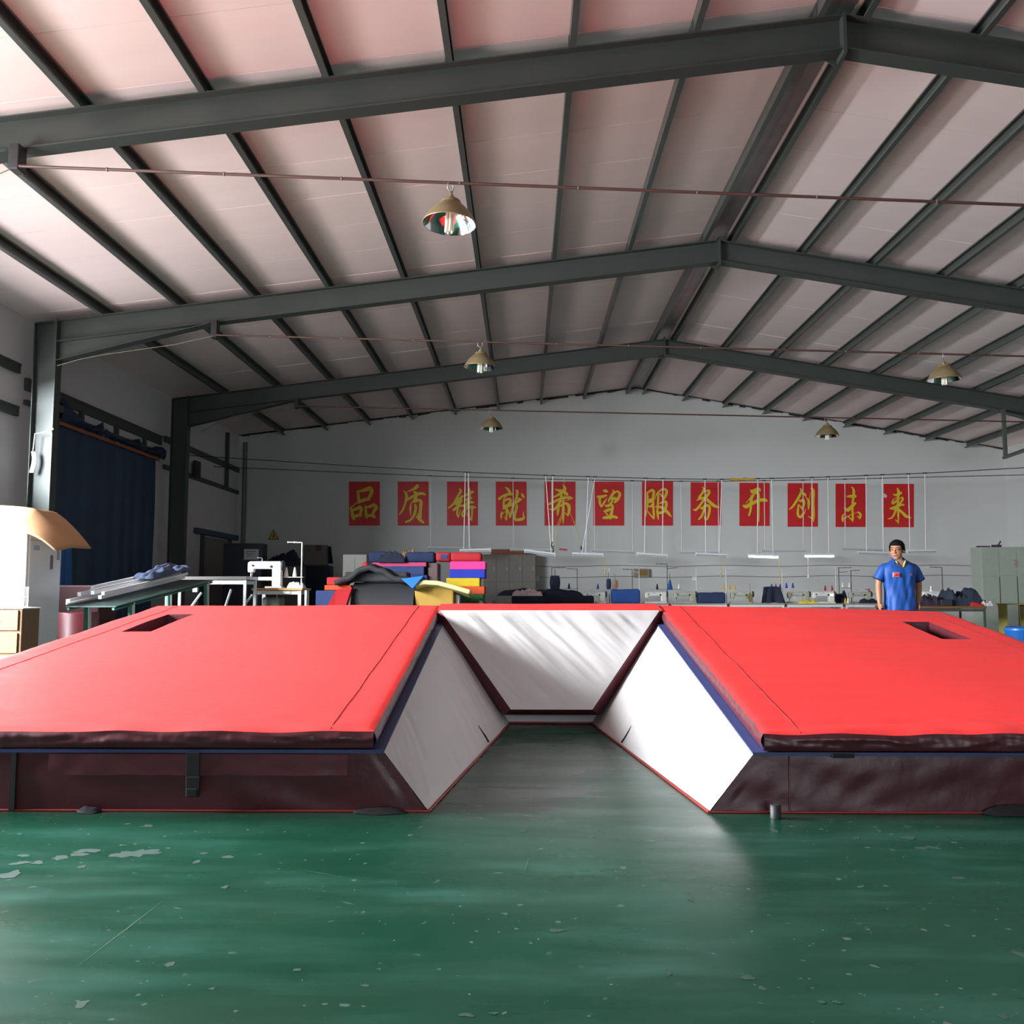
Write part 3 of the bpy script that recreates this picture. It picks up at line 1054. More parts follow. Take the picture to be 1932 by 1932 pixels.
# ---------------------------------------------------------------- conduits and pendant lamps
M['conduit'] = mat('brown_conduit', srgb(76, 52, 48), .5, var=.15)
M['wire'] = mat('thin_wire', srgb(120, 118, 104), .5)
M['shade'] = mat('tan_lamp_metal', srgb(150, 132, 98), .38, .45, var=.1)
M['mirror'] = mat('lamp_reflector', (.86, .86, .86, 1), .10, 1.0, var=.03)
M['bulb'] = mat('bulb_glass', srgb(236, 226, 206), .25)
M['dark'] = mat('dark_bracket', (.02, .021, .022, 1), .6)


def conduit(p0, p1, sag, label, r=.016):
    p0, p1 = Vector(p0), Vector(p1)
    n = 24
    m = MB()
    pts = []
    for k in range(n + 1):
        t = k / n
        pts.append(p0.lerp(p1, t) + Vector((0, 0, -4 * sag * t * (1 - t))))
    root = tag(empty('lamp_conduit', p0), label, 'conduit', 'lamp conduits under the roof')
    m.tube([p - p0 for p in pts], r, 8)
    o = m.build('tube', M['conduit'], root)
    cl = None
    L = (p1 - p0).length
    k = 0
    while .9 + k * 1.15 < L - .3:
        t = (.9 + k * 1.15) / L
        c = p0.lerp(p1, t) + Vector((0, 0, -4 * sag * t * (1 - t))) - p0
        if cl is None:
            mm = MB()
            mm.tube([(-.006, 0, 0), (.006, 0, 0)], r * 1.35, 8)
            ob = mm.build('cable_tie', M['wire'], root)
            cl = ob.data
        else:
            ob = bpy.data.objects.new('cable_tie', cl)
            COL.objects.link(ob)
            ob.parent = root
        ob.location = c
        k += 1
    return root


def ext(px0, py0, px1, py1, Y, X1):
    a, b = at(px0, py0, Y), at(px1, py1, Y)
    t = (X1 - a.x) / (b.x - a.x)
    return a, a.lerp(b, t)


c1 = ext(30, 313, 1932, 387, 8.86, XR_WALL - .02)
c2 = ext(405, 632, 1932, 672, 14.84, XR_WALL - .02)
c3 = ext(560, 766, 1932, 796, 20.84, XR_WALL - .02)
conduit(*c1, .0, 'long brown conduit strung across the hall under the nearest steel frame')
conduit(*c2, .0, 'long brown conduit strung below the middle steel frame')
conduit(*c3, .0, 'long thin conduit strung below the steel frame by the poster wall')
# brackets carrying the left ends, and the loose feed wires
for i, (c, yf) in enumerate(((c1, 9.04), (c2, 15.04), (c3, 21.04))):
    a = c[0]
    zb = zr(a.x) - .345
    x_in = XL_WALL + .24 + .36
    if a.x < x_in + 2.55:
        zb = lerp(zr(x_in) - .66, zr(x_in + 2.55) - .345, max(0, (a.x - x_in) / 2.55))
    m = MB()
    z0 = min(a.z - .03, zb - .05)
    m.bbox((a.x - .02, yf - .12, (zb + z0) / 2 - .007), (.10, .16, max(.04, zb - z0)), .01)
    tag(m.build('conduit_bracket', M['dark']), ['dark bracket under the nearest steel frame, holding the conduit end', 'dark bracket under the middle steel frame, holding the conduit end', 'dark bracket under the farthest steel frame, holding the conduit end'][i], 'bracket', 'conduit brackets')
for pts, Y, lb in (([(402, 634), (330, 650), (190, 670), (150, 678), (108, 690)], 14.8, 'thin pale feed wire sagging from the middle conduit to the left column'),
                   ([(30, 314), (12, 322), (-30, 340)], 8.86, 'thin pale feed wire at the left end of the nearest conduit'),
                   ([(558, 767), (440, 785), (405, 800), (380, 815)], 20.8, 'thin feed wire sagging below the frame by the poster wall')):
    m = MB()
    m.tube([at(x, y, Y) for x, y in pts], .007, 5)
    tag(m.build('feed_wire', M['wire']), lb, 'wire')


def make_lamp():
    root = empty('pendant_lamp')
    root['category'] = 'lamp'
    root['group'] = 'pendant lamps on the conduits'
    m = MB()
    m.lathe([(.257, 0), (.262, .004), (.258, .010), (.236, .052), (.205, .105), (.165, .152), (.124, .190), (.104, .203), (.098, .208), (.096, .232), (.088, .243), (.03, .250)], n=40)
    sh = m.build('shade', M['shade'], root)
    m = MB()
    m.lathe([(.254, .002), (.230, .052), (.199, .104), (.159, .150), (.118, .187), (.05, .200), (.0, .202)], n=40)
    m.build('reflector', M['mirror'], sh)
    m = MB()
    m.lathe([(.036, .248), (.038, .262), (.030, .285), (.014, .306), (.009, .318), (.009, .335), (0, .337)], n=20)
    m.build('socket_cap', M['shade'], root)
    m = MB()
    pts = [(0, 0, .33), (.012, 0, .345), (.022, 0, .365), (.020, 0, .40), (.004, 0, .422), (-.012, 0, .412)]
    m.tube(pts, .006, 6)
    m.tube([(-.012, 0, .325), (-.05, 0, .345), (-.058, 0, .38), (-.045, 0, .415)], .005, 6)
    m.build('hook', M['galv'], root)
    m = MB()
    m.lathe([(.0, .196), (.045, .19), (.045, .12), (.0, .118)], n=16)
    for k in range(6):
        a = k * math.pi / 3
        x, y = .034 * math.cos(a), .034 * math.sin(a)
        m.lathe([(.0, -.085), (.010, -.08), (.0125, -.068), (.0125, .13)], (x, y, 0), 10)
    m.build('bulb', M['bulb'], root)
    return root


lamp0 = make_lamp()
LAMPS = [(848, 436, 8.86, 'tan pendant lamp nearest the camera, mirrored inside', 4.3),
         (906, 703, 14.84, 'tan pendant lamp on the middle conduit, left of the ridge', 2.0),
         (1782, 717, 14.84, 'tan pendant lamp on the middle conduit at the far right', -1.0),
         (927, 823, 20.84, 'small tan pendant lamp on the farthest conduit, above the red posters on the left', 0),
         (1561, 833, 20.84, 'small tan pendant lamp on the farthest conduit, right side', 1.0)]
CLINE = {8.86: c1, 14.84: c2, 20.84: c3}
for i, (px, py, Y, lb, tilt) in enumerate(LAMPS):
    o = lamp0 if i == 0 else dup(lamp0)
    o['label'] = lb
    a, b = CLINE[Y]
    p = at(px, py, Y)
    t = (p.x - a.x) / (b.x - a.x)
    zc = a.lerp(b, t).z
    o.location = (p.x, p.y, zc - .416)
    o.rotation_euler = (0, math.radians(tilt), random.Random(i).uniform(0, 1))

# ---------------------------------------------------------------- tube lights over the sewing row
M['lamp_white'] = mat('tube_light_white', (.50, .50, .50, 1), .4)
M['tube_off'] = mat('glass_tube_off', (.42, .42, .43, 1), .2)
M['tube_on'] = mat('glass_tube_lit', (.9, .9, .95, 1), .3, emit=((.93, .95, 1.0, 1), 22.0))
M['rod'] = mat('white_rod', (.62, .58, .56, 1), .5)
YN, YFAR = 22.0, 24.6
UPPER = [(462, 866), (683, 880), (888, 891.5), (1030, 897), (1239, 903), (1360, 904.5), (1531, 901), (1714, 894), (1780, 891), (1932, 882.5)]
LOWER = [(462, 883), (600, 889), (815, 898), (974, 902.5), (1123, 906), (1239, 908), (1360, 908), (1510, 906), (1760, 900), (1932, 896)]


def wire_y(tab, x):
    for (a, b), (c, d) in zip(tab, tab[1:]):
        if a <= x <= c:
            return b + (d - b) * (x - a) / (c - a)
    return tab[0][1] if x < tab[0][0] else tab[-1][1]


for tab, Y, lb in ((UPPER, YN, 'front sagging support wire carrying the short tube lights'), (LOWER, YFAR, 'rear sagging support wire carrying the slim tube lights')):
    pts = [at(x, y, Y) for x, y in tab]
    d0 = (pts[0] - pts[1]) * ((XL_WALL + .02 - pts[0].x) / (pts[0].x - pts[1].x))
    d1 = (pts[-1] - pts[-2]) * ((XR_WALL - .02 - pts[-1].x) / (pts[-1].x - pts[-2].x))
    if pts[0].x > XL_WALL + .05:
        pts = [pts[0] + d0] + pts
    pts = pts + [pts[-1] + d1]
    m = MB()
    m.tube(pts, .010, 5)
    tag(m.build('support_wire', M['dark']), lb, 'wire', 'support wires for the tube lights')

SLIM = [(806, 890, 1034, 1034), (962, 1048, 1037, 1038.5), (1115, 1200, 1038.5, 1042), (1279, 1362, 1042, 1041), (1436, 1522, 1039, 1038.5), (1588, 1671, 1035, 1038)]
SHORT = [(867, 927, 1040, 1038.5, 0), (989, 1048, 1040, 1047, 0), (1080, 1139, 1046, 1048, 0), (1201, 1260, 1046, 1050, 0), (1312, 1372, 1046, 1049, 0), (1410, 1470, 1048, 1050, 1),
         (1516, 1575, 1048, 1048, 1), (1618, 1678, 1043, 1045, 0), (1711, 1768, 1041, 1040, 0)]
WORD = ['first', 'second', 'third', 'fourth', 'fifth', 'sixth', 'seventh', 'eighth', 'ninth']


def tube_light(x0, x1, ya, yb, Y, lit, slim, rods, wire, wx, label):
    a, b = at(x0, ya, Y), at(x1, yb, Y)
    c = (a + b) / 2
    root = tag(empty('tube_light', c), label, 'tube light', 'tube lights above the sewing tables')
    L = (b - a).length
    d = (b - a).normalized()
    M3 = Matrix((d, Vector((0, 1, 0)), d.cross(Vector((0, 1, 0))))).transposed()
    h = .035 if slim else .05
    m = MB()
    m.bbox((0, 0, h / 2), (L, .05 if slim else .09, h), .006, m=M3)
    m.build('housing', M['lamp_white'], root)
    m = MB()
    e = d * (L / 2 - .03)
    dz = Vector((0, 0, -.018))
    m.tube([-e + dz, e + dz], .016 if not lit else .022, 8)
    m.build('glass_tube', M['tube_on'] if lit else M['tube_off'], root)
    for s in (-1, 1):
        m = MB()
        m.box(d * (s * (L / 2 - .015)) + Vector((0, 0, -.012)), (.025, .05, .05), m=M3)
        m.build('end_cap', M['lamp_white'], root)
    for rx, rt in rods:
        q = at(rx, lerp(ya, yb, (rx - x0) / (x1 - x0)), Y) + Vector((0, 0, h * .8))
        t = at(rt, wire_y(wire, rt), Y)
        m = MB()
        m.tube([q - c, t - c], .011, 6)
        m.build('hanging_rod', M['rod'], root)
        m = MB()
        m.bbox(t - c, (.10, .03, .03), .006)
        m.build('wire_clamp', M['dark'], root)
    return root


for i, (x0, x1, ya, yb) in enumerate(SLIM):
    tube_light(x0, x1, ya, yb, YFAR, False, True, [(x0 + 7, x0 + 6), (x1 - 6, x1 - 7)], LOWER, None, 'slim unlit tube light near the poster wall, %s of six slim ones from left' % WORD[i])
SHORT_RODS = [[(875, 878), (886, 884)], [(1040, 1029.5), (1043, 1043)], [(1098, 1123), (1105, 1110)], [(1216, 1218), (1250, 1251)], [(1332, 1330), (1357, 1362)],
              [(1429, 1430), (1459, 1456)], [(1532, 1532), (1564, 1562)], [(1635, 1634), (1667, 1665)], [(1717, 1714), (1747, 1745)]]
for i, (x0, x1, ya, yb, lit) in enumerate(SHORT):
    lb = ('glowing short tube light, %s of the two lit ones' % ('left' if x0 < 1450 else 'right')) if lit else 'short unlit tube light on the front wire, %s of nine short ones from left' % WORD[i]
    r = tube_light(x0, x1, ya, yb, YN, bool(lit), False, SHORT_RODS[i], UPPER, None, lb)
    if i in (2, 4, 5, 6):
        px_, ye = {2: (1140, 1078), 4: (1360, 1083), 5: (1470, 1090), 6: (1524, 1085)}[i]
        a = at(px_, yb, YN)
        b = at(px_ + 1, ye, YN)
        m = MB()
        m.tube([a - r.location, b - r.location], .006, 5)
        m.lathe([(0, 0), (.02, .01), (.02, .07), (0, .08)], b - r.location - Vector((0, 0, .08)), 8)
        m.build('pull_cord', mat('yellow_cord', srgb(190, 160, 40), .6) if i != 6 else M['rod'], r)
# tied yellow cord on the rear wire
m = MB()
rg5 = random.Random(5)
m.tube([at(1378 + k * 4.2, 904.2 + rg5.uniform(-1, 1.2), YN - .02) for k in range(12)], [.03 + .012 * rg5.random() for k in range(12)], 6)
tag(m.build('cord_bundle', mat('mustard_cord', srgb(170, 136, 40), .8)), 'mustard yellow cord bundle tied along the support wire', 'cord')
# yellow strings with hook below the fifth poster
m = MB()
for pts in ([(1063, 897), (1066, 925), (1064, 960), (1044, 1010), (1041, 1026)], [(1068, 950), (1083, 985), (1096, 1028)], [(1066, 960), (1050, 1005), (1047, 1040)]):
    m.tube([at(x, y, YN) for x, y in pts], .005, 4)
r = tag(empty('yellow_strings', at(1063, 897, YN)), 'yellow strings hanging with a small black hook below the wire', 'string')
m.v = [tuple(Vector(p) - r.location) for p in m.v]
m.build('string', mat('yellow_string', srgb(180, 165, 60), .7), r)
m = MB()
m.tube([at(x, y, YN) - r.location for x, y in ((1042, 1022), (1040, 1030), (1044, 1036), (1043, 1044))], .018, 6)
m.tube([at(x, y, YN) - r.location for x, y in ((1040, 1030), (1045, 1031))], .015, 6)
m.build('hook', M['dark'], r)
m = MB()
m.tube([at(x, y, YN) - r.location for x, y in ((1055, 1036), (1070, 1037.5))], .02, 6)
m.build('handle', mat('red_handle', srgb(150, 40, 34), .5), r)
m = MB()
m.bbox(at(1096.5, 1034, YN) - r.location, (.04, .04, .09), .01)
m.build('clip', M['dark'], r)
# ---------------------------------------------------------------- generic builders
def blk(name, label, cat, x0, y0, x1, y1, Y, D, mt, bevel=.02, floor=False, group=None, parent=None, rz=0.0, soft=0.0):
    """block whose front face covers the given place of the hall (front at Y, depth D)"""
    a, b = at(x0, y1, Y), at(x1, y0, Y)
    z0 = 0.0 if floor else a.z
    sx, sz = b.x - a.x, b.z - z0
    c = Vector(((a.x + b.x) / 2, Y + D / 2, z0))
    m = MB()
    if soft:
        n = 14
        def face(u, v, w):
            return Vector(((u - .5) * sx, (v - .5) * D, w * sz))
        def wob(p):
            k = soft * (nz(p.x * 5 + Y, p.y * 5, p.z * 7 + x0) + .5 * nz(p.x * 13, p.y * 11 + x0, p.z * 15))
            q = Vector(p)
            q.z += k if p.z > sz * .3 else 0
            q.y += k * .6
            # rounded edges
            return q
        bm = bmesh.new()
        bmesh.ops.create_cube(bm, size=1)
        for p in bm.verts:
            p.co = Vector((p.co.x * sx, p.co.y * D, (p.co.z + .5) * sz))
        bmesh.ops.bevel(bm, geom=bm.edges[:], offset=min(bevel, sz * .45), segments=3, affect='EDGES', profile=.5)
        bmesh.ops.subdivide_edges(bm, edges=[e for e in bm.edges if e.calc_length() > .12], cuts=8, use_grid_fill=True)
        bm.verts.index_update()
        vs = [wob(p.co) for p in bm.verts]
        fs = [[q.index for q in f.verts] for f in bm.faces]
        bm.free()
        m.add(vs, fs, True)
    else:
        m.bbox((0, 0, sz / 2), (sx, D, sz), bevel)
    o = m.build(name, mt, parent)
    o.location = c if parent is None else c - parent.location
    o.rotation_euler = (0, 0, rz)
    if label and parent is None:
        tag(o, label, cat, group)
    return o


def heap(name, label, cat, x0, y0, x1, y1, Y, D, mt, seed=1, rough=.35, group=None, zb=None):
    """crumpled heap of cloth lying on something; bottom at y1 (or height zb)"""
    a, b = at(x0, y1, Y), at(x1, y0, Y)
    zb_ = a.z if zb is None else zb
    sx, sz = b.x - a.x, b.z - zb_
    c = Vector(((a.x + b.x) / 2, Y + D / 2, zb_))
    m = MB()
    n1, n2 = 34, 20

    def top(u, v):
        e = (max(0, 1 - (2 * u - 1) ** 4) * max(0, 1 - (2 * v - 1) ** 4)) ** .5
        k = .62 + rough * 1.2 * nz(u * 3.2 + seed, v * 2.4) + rough * .9 * nz(u * 7 + seed * 2, v * 5) + rough * .45 * nz(u * 16, v * 9 + seed)
        return Vector(((u - .5) * sx * (1 + .05 * nz(v * 4, seed)), (v - .5) * D, max(0.004, min(1.05, k)) * e * sz))
    m.grid(top, n1, n2)
    m.grid(lambda u, v: Vector(((u - .5) * sx, (v - .5) * D, 0.0)), 2, 2, flip=True)
    o = m.build(name, mt)
    o.location = c
    tag(o, label, cat, group)
    return o


def legs_table(name, label, cat, X0, X1, Y0, Y1, H, top_m, leg_m, t=.03, lw=.035, extra=None, group=None):
    root = tag(empty(name, ((X0 + X1) / 2, (Y0 + Y1) / 2, 0)), label, cat, group)
    w, d = X1 - X0, Y1 - Y0
    m = MB()
    m.bbox((0, 0, H - t / 2), (w, d, t), .006)
    m.build('table_top', top_m, root)
    for sx in (-1, 1):
        for sy in (-1, 1):
            m = MB()
            m.box((sx * (w / 2 - lw), sy * (d / 2 - lw), (H - t) / 2), (lw, lw, H - t))
            m.build('leg', leg_m, root)
    m = MB()
    m.box((0, -d / 2 + lw, H - t - .03), (w - 2 * lw, .025, .05))
    m.box((0, d / 2 - lw, H - t - .03), (w - 2 * lw, .025, .05))
    m.build('apron_rail', leg_m, root)
    return root


def cloth(name, r, g, b, var=.2):
    return mat(name, srgb(r, g, b), .85, var=var, vscale=6, bump=.3, bscale=25)


M['navy'] = cloth('navy_cloth', 30, 44, 78)
M['navy_dark'] = cloth('dark_navy_cloth', 20, 27, 46)
M['blue'] = cloth('blue_cloth', 36, 74, 142)
M['white_paint'] = mat('white_painted_steel', (.62, .62, .62, 1), .4)
M['tube_white'] = mat('white_tube_enamel', (.85, .86, .9, 1), .3)
M['machine'] = mat('machine_enamel', (.62, .60, .55, 1), .3, var=.05)
M['machine_old'] = mat('old_machine_enamel', srgb(158, 158, 142), .4, var=.2, vscale=15)
M['wood'] = mat('pine_wood', srgb(178, 130, 78), .55, var=.2, vscale=5, stretch=(1, 6, 6))
M['wood_dark'] = mat('brown_wood', srgb(110, 76, 44), .55, var=.25, vscale=5, stretch=(1, 6, 6))
M['fridge'] = mat('white_enamel_sheet', (.58, .60, .64, 1), .35)
M['card'] = mat('cardboard', srgb(172, 132, 94), .75, var=.12, vscale=4)
M['green'] = mat('green_painted_steel', srgb(52, 112, 94), .45, var=.15)
M['paper'] = mat('paper_white', (.75, .75, .74, 1), .8)
M['glass'] = mat('dark_screen', (.02, .02, .025, 1), .15)

# ---------------------------------------------------------------- left wall: girts, curtain, door
LX = XL_WALL + .001
WL = wall_left


def girt(Y0, Y1, Z, h=.16, d=.06, name='girt'):
    m = MB()
    m.box((LX + d / 2, (Y0 + Y1) / 2, Z), (d, Y1 - Y0, h))
    m.box((LX + d + .004, (Y0 + Y1) / 2, Z + h / 2 - .02), (.008, Y1 - Y0, .04))
    return m.build(name, M['steel'], WL)


girt(14.25, 14.93, 3.92)
girt(9.15, 14.93, 4.62)
girt(15.15, 20.93, 4.42, .2)
girt(15.15, 20.93, 4.12, .08)
girt(21.15, 26.7, 4.50, .14)
girt(21.15, 26.7, 3.86, .10)
for Y in (17.1, 18.6, 20.0):
    m = MB()
    m.box((LX + .04, Y, 4.2), (.07, .09, .32))
    m.build('girt_post', M['steel'], WL)
m = MB()
m.box((LX + .05, 25.6, 4.65), (.08, .12, 1.5))
m.build('girt_post', M['steel'], WL)
# dark eave gutter box seen at the corner of the back bay
m = MB()
m.bbox((LX + .115, 23.05, 4.05), (.09, .34, .40), .01)
tag(m.build('junction_box', M['dark']), 'small dark junction box on the left wall by the rear corner', 'junction box')

# navy curtain over the closed doorway
CY0, CY1, CZ = 16.15, 20.5, 3.92
root = tag(empty('door_curtain', (LX + .09, (CY0 + CY1) / 2, 0)), 'dark navy curtain hanging over the wide doorway between two left columns', 'curtain')
m = MB()


def cur(s, t):
    y = lerp(CY0, CY1, s) - (CY0 + CY1) / 2
    x = .02 * math.sin(s * 46 + 1.4 * math.sin(s * 9)) * (.5 + .5 * t) + .02 * nz(s * 6, t * 2)
    return Vector((x, y, lerp(CZ, .03, t)))


m.grid(cur, 160, 10)
m.build('drape', mat('hazy_navy_tarpaulin', srgb(32, 58, 88), .55, var=.15, bump=.1, bscale=6), root)  # navy lightened to carry the bluish haze in front of the curtain
m = MB()
m.box((.06, 0, CZ + .02), (.03, CY1 - CY0 + .1, .06))
m.build('batten', mat('orange_batten', srgb(150, 84, 56), .6), root)
for k, (y0, y1, h) in enumerate(((-2.2, -.55, .40), (-.5, 1.2, .24), (1.0, 2.6, .26))):
    m = MB()
    m.grid(lambda s, t, y0=y0, y1=y1, h=h: Vector((.05 + .13 * math.sin(math.pi * t) * math.sin(math.pi * min(1, max(.02, s))) ** .4 + .02 * nz(s * 5, t * 3, k), lerp(y0, y1, s), CZ + .06 + h * (.62 + .38 * math.cos(s * 5 + k)) * (1 - t) + .02 * nz(s * 7, k))), 30, 8)
    m.build('rolled_flap', mat('navy_roll', srgb(26, 46, 72), .6), root)
m = MB()
m.grid(lambda s, t: Vector((.07 + .03 * math.sin(s * 9), lerp(-2.05, -1.72, s) + .12 * math.sin(3 * t) * s, lerp(2.0, .05, t))), 10, 10)
o = m.build('blue_edge', mat('bright_blue_tarpaulin', srgb(30, 96, 160), .5), root)
o['label'] = 'bright blue loose edge of the curtain'

# door with blue lintel near the rear corner
m = MB()
m.box((LX + .03, 24.9, 1.22), (.05, 2.1, 2.44))
d1 = struct(m.build('door_1', mat('grey_door', srgb(112, 110, 106), .5)), 'grey door under a blue lintel near the rear left corner')
m = MB()
m.box((LX + .07, 24.9, 2.55), (.12, 3.3, .14))
m.build('door_lintel', mat('blue_grey_lintel', srgb(46, 66, 86), .5), d1)
for y in (23.8, 26.0):
    m = MB()
    m.box((LX + .05, y, 1.24), (.09, .10, 2.48))
    m.build('door_jamb', mat('dark_jamb', srgb(58, 58, 58), .5), d1)

# white rag and dark bracket on the middle frame's left column
m = MB()
pc = at(62, 852, 14.9)
m.grid(lambda s, t: pc + Vector((lerp(-.03, .035, s) + .02 * math.sin(t * 4), -.01 * math.sin(s * 6), -.34 * t)), 5, 12)
m.tube([at(78, 817, 14.9), at(90, 814, 14.9), at(101, 809, 14.9)], .014, 5)
m.tube([at(78, 817, 14.9), at(66, 818, 14.9), pc], .008, 5)
tag(m.build('white_rag', mat('white_rag_cloth', (.6, .6, .6, 1), .9)), 'white rag tied to the middle left column', 'rag')

# pipes in the rear left corner
for px, r in ((458, .035), (463, .022)):
    p = at(px, 900, 26.55)
    m = MB()
    m.tube([(p.x, 26.62, .6), (p.x, 26.62, 5.3)], r, 8)
    tag(m.build('wall_pipe', mat('grey_pipe_%d' % px, srgb(96, 92, 88), .5)), ['thicker grey pipe rising in the rear left corner', 'thinner grey pipe rising in the rear left corner'][px > 460], 'pipe')

# ---------------------------------------------------------------- fridge corner at the far left
fx1 = at(50, 1100, 9.55).x
FR = tag(empty('upright_fridge', (fx1 - .36, 9.90, 0)), 'tall white upright fridge under a sagging cardboard sheet at the left edge', 'fridge')
m = MB()
m.bbox((0, .02, .92), (.72, .66, 1.72), .012)
m.bbox((0, .02, .04), (.68, .6, .06), .01)
fb = m.build('body', M['fridge'], FR)
m = MB()
m.bbox((0, -.335, .98), (.70, .04, 1.56), .008)
dr = m.build('door', M['fridge'], FR)
m = MB()
m.bbox((-.28, -.37, 1.0), (.025, .03, .5), .008)
m.build('handle', M['galv'], dr)
m = MB()
m.box((.362, .14, 1.33), (.004, .055, .15))
o = m.build('side_sticker', mat('brown_sticker', srgb(104, 84, 92), .6), FR)
m = MB()
m.box((.362, -.18, 1.47), (.004, .11, .05))
m.build('side_label', mat('pale_blue_print', srgb(140, 164, 214), .6), FR)
m = MB()
m.box((.362, .28, 1.42), (.004, .05, .12))
m.build('rating_plate', mat('grey_plate', srgb(128, 128, 140), .5), FR)
m = MB()
m.box((.3615, 0, 1.545), (.003, .64, .004))
m.build('side_joint', M['steel'], FR)
for k, (z0, z1) in enumerate(((.30, .52), (.55, .80))):
    m = MB()
    for q in range(7):
        m.box((.20 + q * .018, -.357, (z0 + z1) / 2), (.008, .004, z1 - z0))
    m.build('vent_grille', M['steel'], dr)
# cardboard sheet drooping over the top
m = MB()
cp = at(40, 975, 9.6)


def cb(s, t):
    # s along the front edge (left to right), t front to back
    x = lerp(fx1 - 1.1, fx1 + .42, s)
    y = lerp(9.28, 10.05, t)
    over = max(0, x - fx1 - .02)
    z = 1.815 + .10 * math.sin(max(0, 1 - s) * 2.2) - .55 * over - .9 * over * over * (1 - t * .2)
    fr = max(0, .42 - t) / .42
    z -= .26 * fr ** 1.25 * (.55 + .45 * min(1, s * 1.4)) * (1 - min(1, over * 2.2))
    z += .012 * nz(s * 4, t * 3)
    return Vector((x, y, z))


m.grid(cb, 50, 26)
o = m.build('cardboard_sheet', M['card'])
md = o.modifiers.new('thickness', 'SOLIDIFY')
md.thickness = .006
tag(o, 'tan cardboard sheet drooping over the top of the tall white fridge', 'cardboard')
# wooden drawer box in front with things on top
wx0, wx1 = at(-60, 1160, 8.9).x, at(42, 1160, 8.9).x
wz = at(20, 1149, 8.9).z
WB = tag(empty('drawer_chest', ((wx0 + wx1) / 2, 9.06, 0)), 'low brown drawer chest in front of the white fridge', 'drawer chest')
W, Hh = wx1 - wx0, wz
m = MB()
m.bbox((0, 0, Hh / 2), (W, .32, Hh), .005)
wbody = m.build('body', M['wood_dark'], WB)
m = MB()
m.bbox((0, -.01, Hh + .006), (W + .03, .34, .012), .003)
m.build('top_board', M['paper'], WB)
for k in range(4):
    h = Hh / 4
    m = MB()
    m.bbox((.0, -.167, h * (k + .5)), (W - .06, .02, h - .025), .004)
    d_ = m.build('drawer', M['wood_dark'], WB)
    m = MB()
    m.bbox((.0, -.185, h * (k + .5)), (.09, .02, .014), .004)
    m.build('pull', M['wood_dark'], d_)
p = at(8, 1147, 8.95)
m = MB()
m.grid(lambda s, t: Vector((lerp(-.075, .075, s) * (1 - .25 * t) + .01 * nz(s * 3, t * 4), -.04 * math.sin(math.pi * s) * (1 - t * .6) + .008 * nz(s * 6, t * 6), .235 * t + .02 * math.sin(s * 7) * t)), 14, 14)
m.grid(lambda s, t: Vector((lerp(.075, -.075, s) * (1 - .25 * t), .05 * math.sin(math.pi * s) * (1 - t * .6), .235 * t)), 10, 10)
o = m.build('paper_bag', mat('cream_bag', srgb(236, 206, 176), .7, bump=.4, bscale=20))
o.location = (p.x, 9.02, wz + .014)
tag(o, 'crumpled cream paper bag on the brown drawer chest', 'bag')
p = at(35, 1147, 8.98)
root = tag(empty('wire_rack', (p.x, 9.08, wz + .014)), 'small white wire rack on the brown drawer chest beside the paper bag', 'rack')
m = MB()
for k in range(7):
    m.tube([(-.036 + k * .012, 0, .0), (-.036 + k * .012, 0, .19)], .002, 4)
m.tube([(-.038, 0, .19), (.038, 0, .19)], .003, 4)
m.tube([(-.038, 0, .1), (.038, 0, .1)], .003, 4)
m.tube([(-.038, 0, .004), (.038, 0, .004)], .003, 4)
m.build('wire_grid', M['white_paint'], root)
m = MB()
m.bbox((0, .03, .004), (.08, .07, .008), .002)
m.build('foot', M['white_paint'], root)

# leaning battens behind the fridge
for k, (xa, ya, xb, yb) in enumerate(((86, 1110, 111, 1225), (83, 1130, 100, 1230), (84, 1150, 92, 1232))):
    a, b = at(xa, ya, 10.9), at(xb, yb, 10.6)
    d = (b - a)
    b = a + d * (a.z / -d.z) if d.z < 0 else b
    m = MB()
    m.tube([b + Vector((0, 0, .02)), a], .018, 4, smooth=False)
    tag(m.build('timber_batten', M['wood_dark']), ['longest brown timber batten leaning behind the fridge', 'middle brown timber batten leaning behind the fridge', 'shortest brown timber batten leaning behind the fridge'][k], 'batten', 'battens leaning behind the fridge')

# dark red drum and crate under the curtain
p = at(140, 1150, 12.2)
m = MB()
zt = at(140, 1155, 12.2).z
m.lathe([(0, 0), (.25, 0), (.265, .02), (.265, zt * .48), (.275, zt * .5), (.265, zt * .52), (.265, zt - .02), (.25, zt), (0, zt - .01)], n=28)
o = m.build('oil_drum', mat('dark_red_drum', srgb(84, 26, 34), .4, var=.2))
o.location = (p.x, 12.3, 0)
tag(o, 'dark red metal drum standing behind the left mat', 'drum')
blk('red_crate', 'dark maroon box below the navy curtain, behind the drum', 'box', 108, 1104, 188, 1145, 13.6, .6, mat('dark_maroon_box', srgb(62, 22, 30), .6), floor=True)

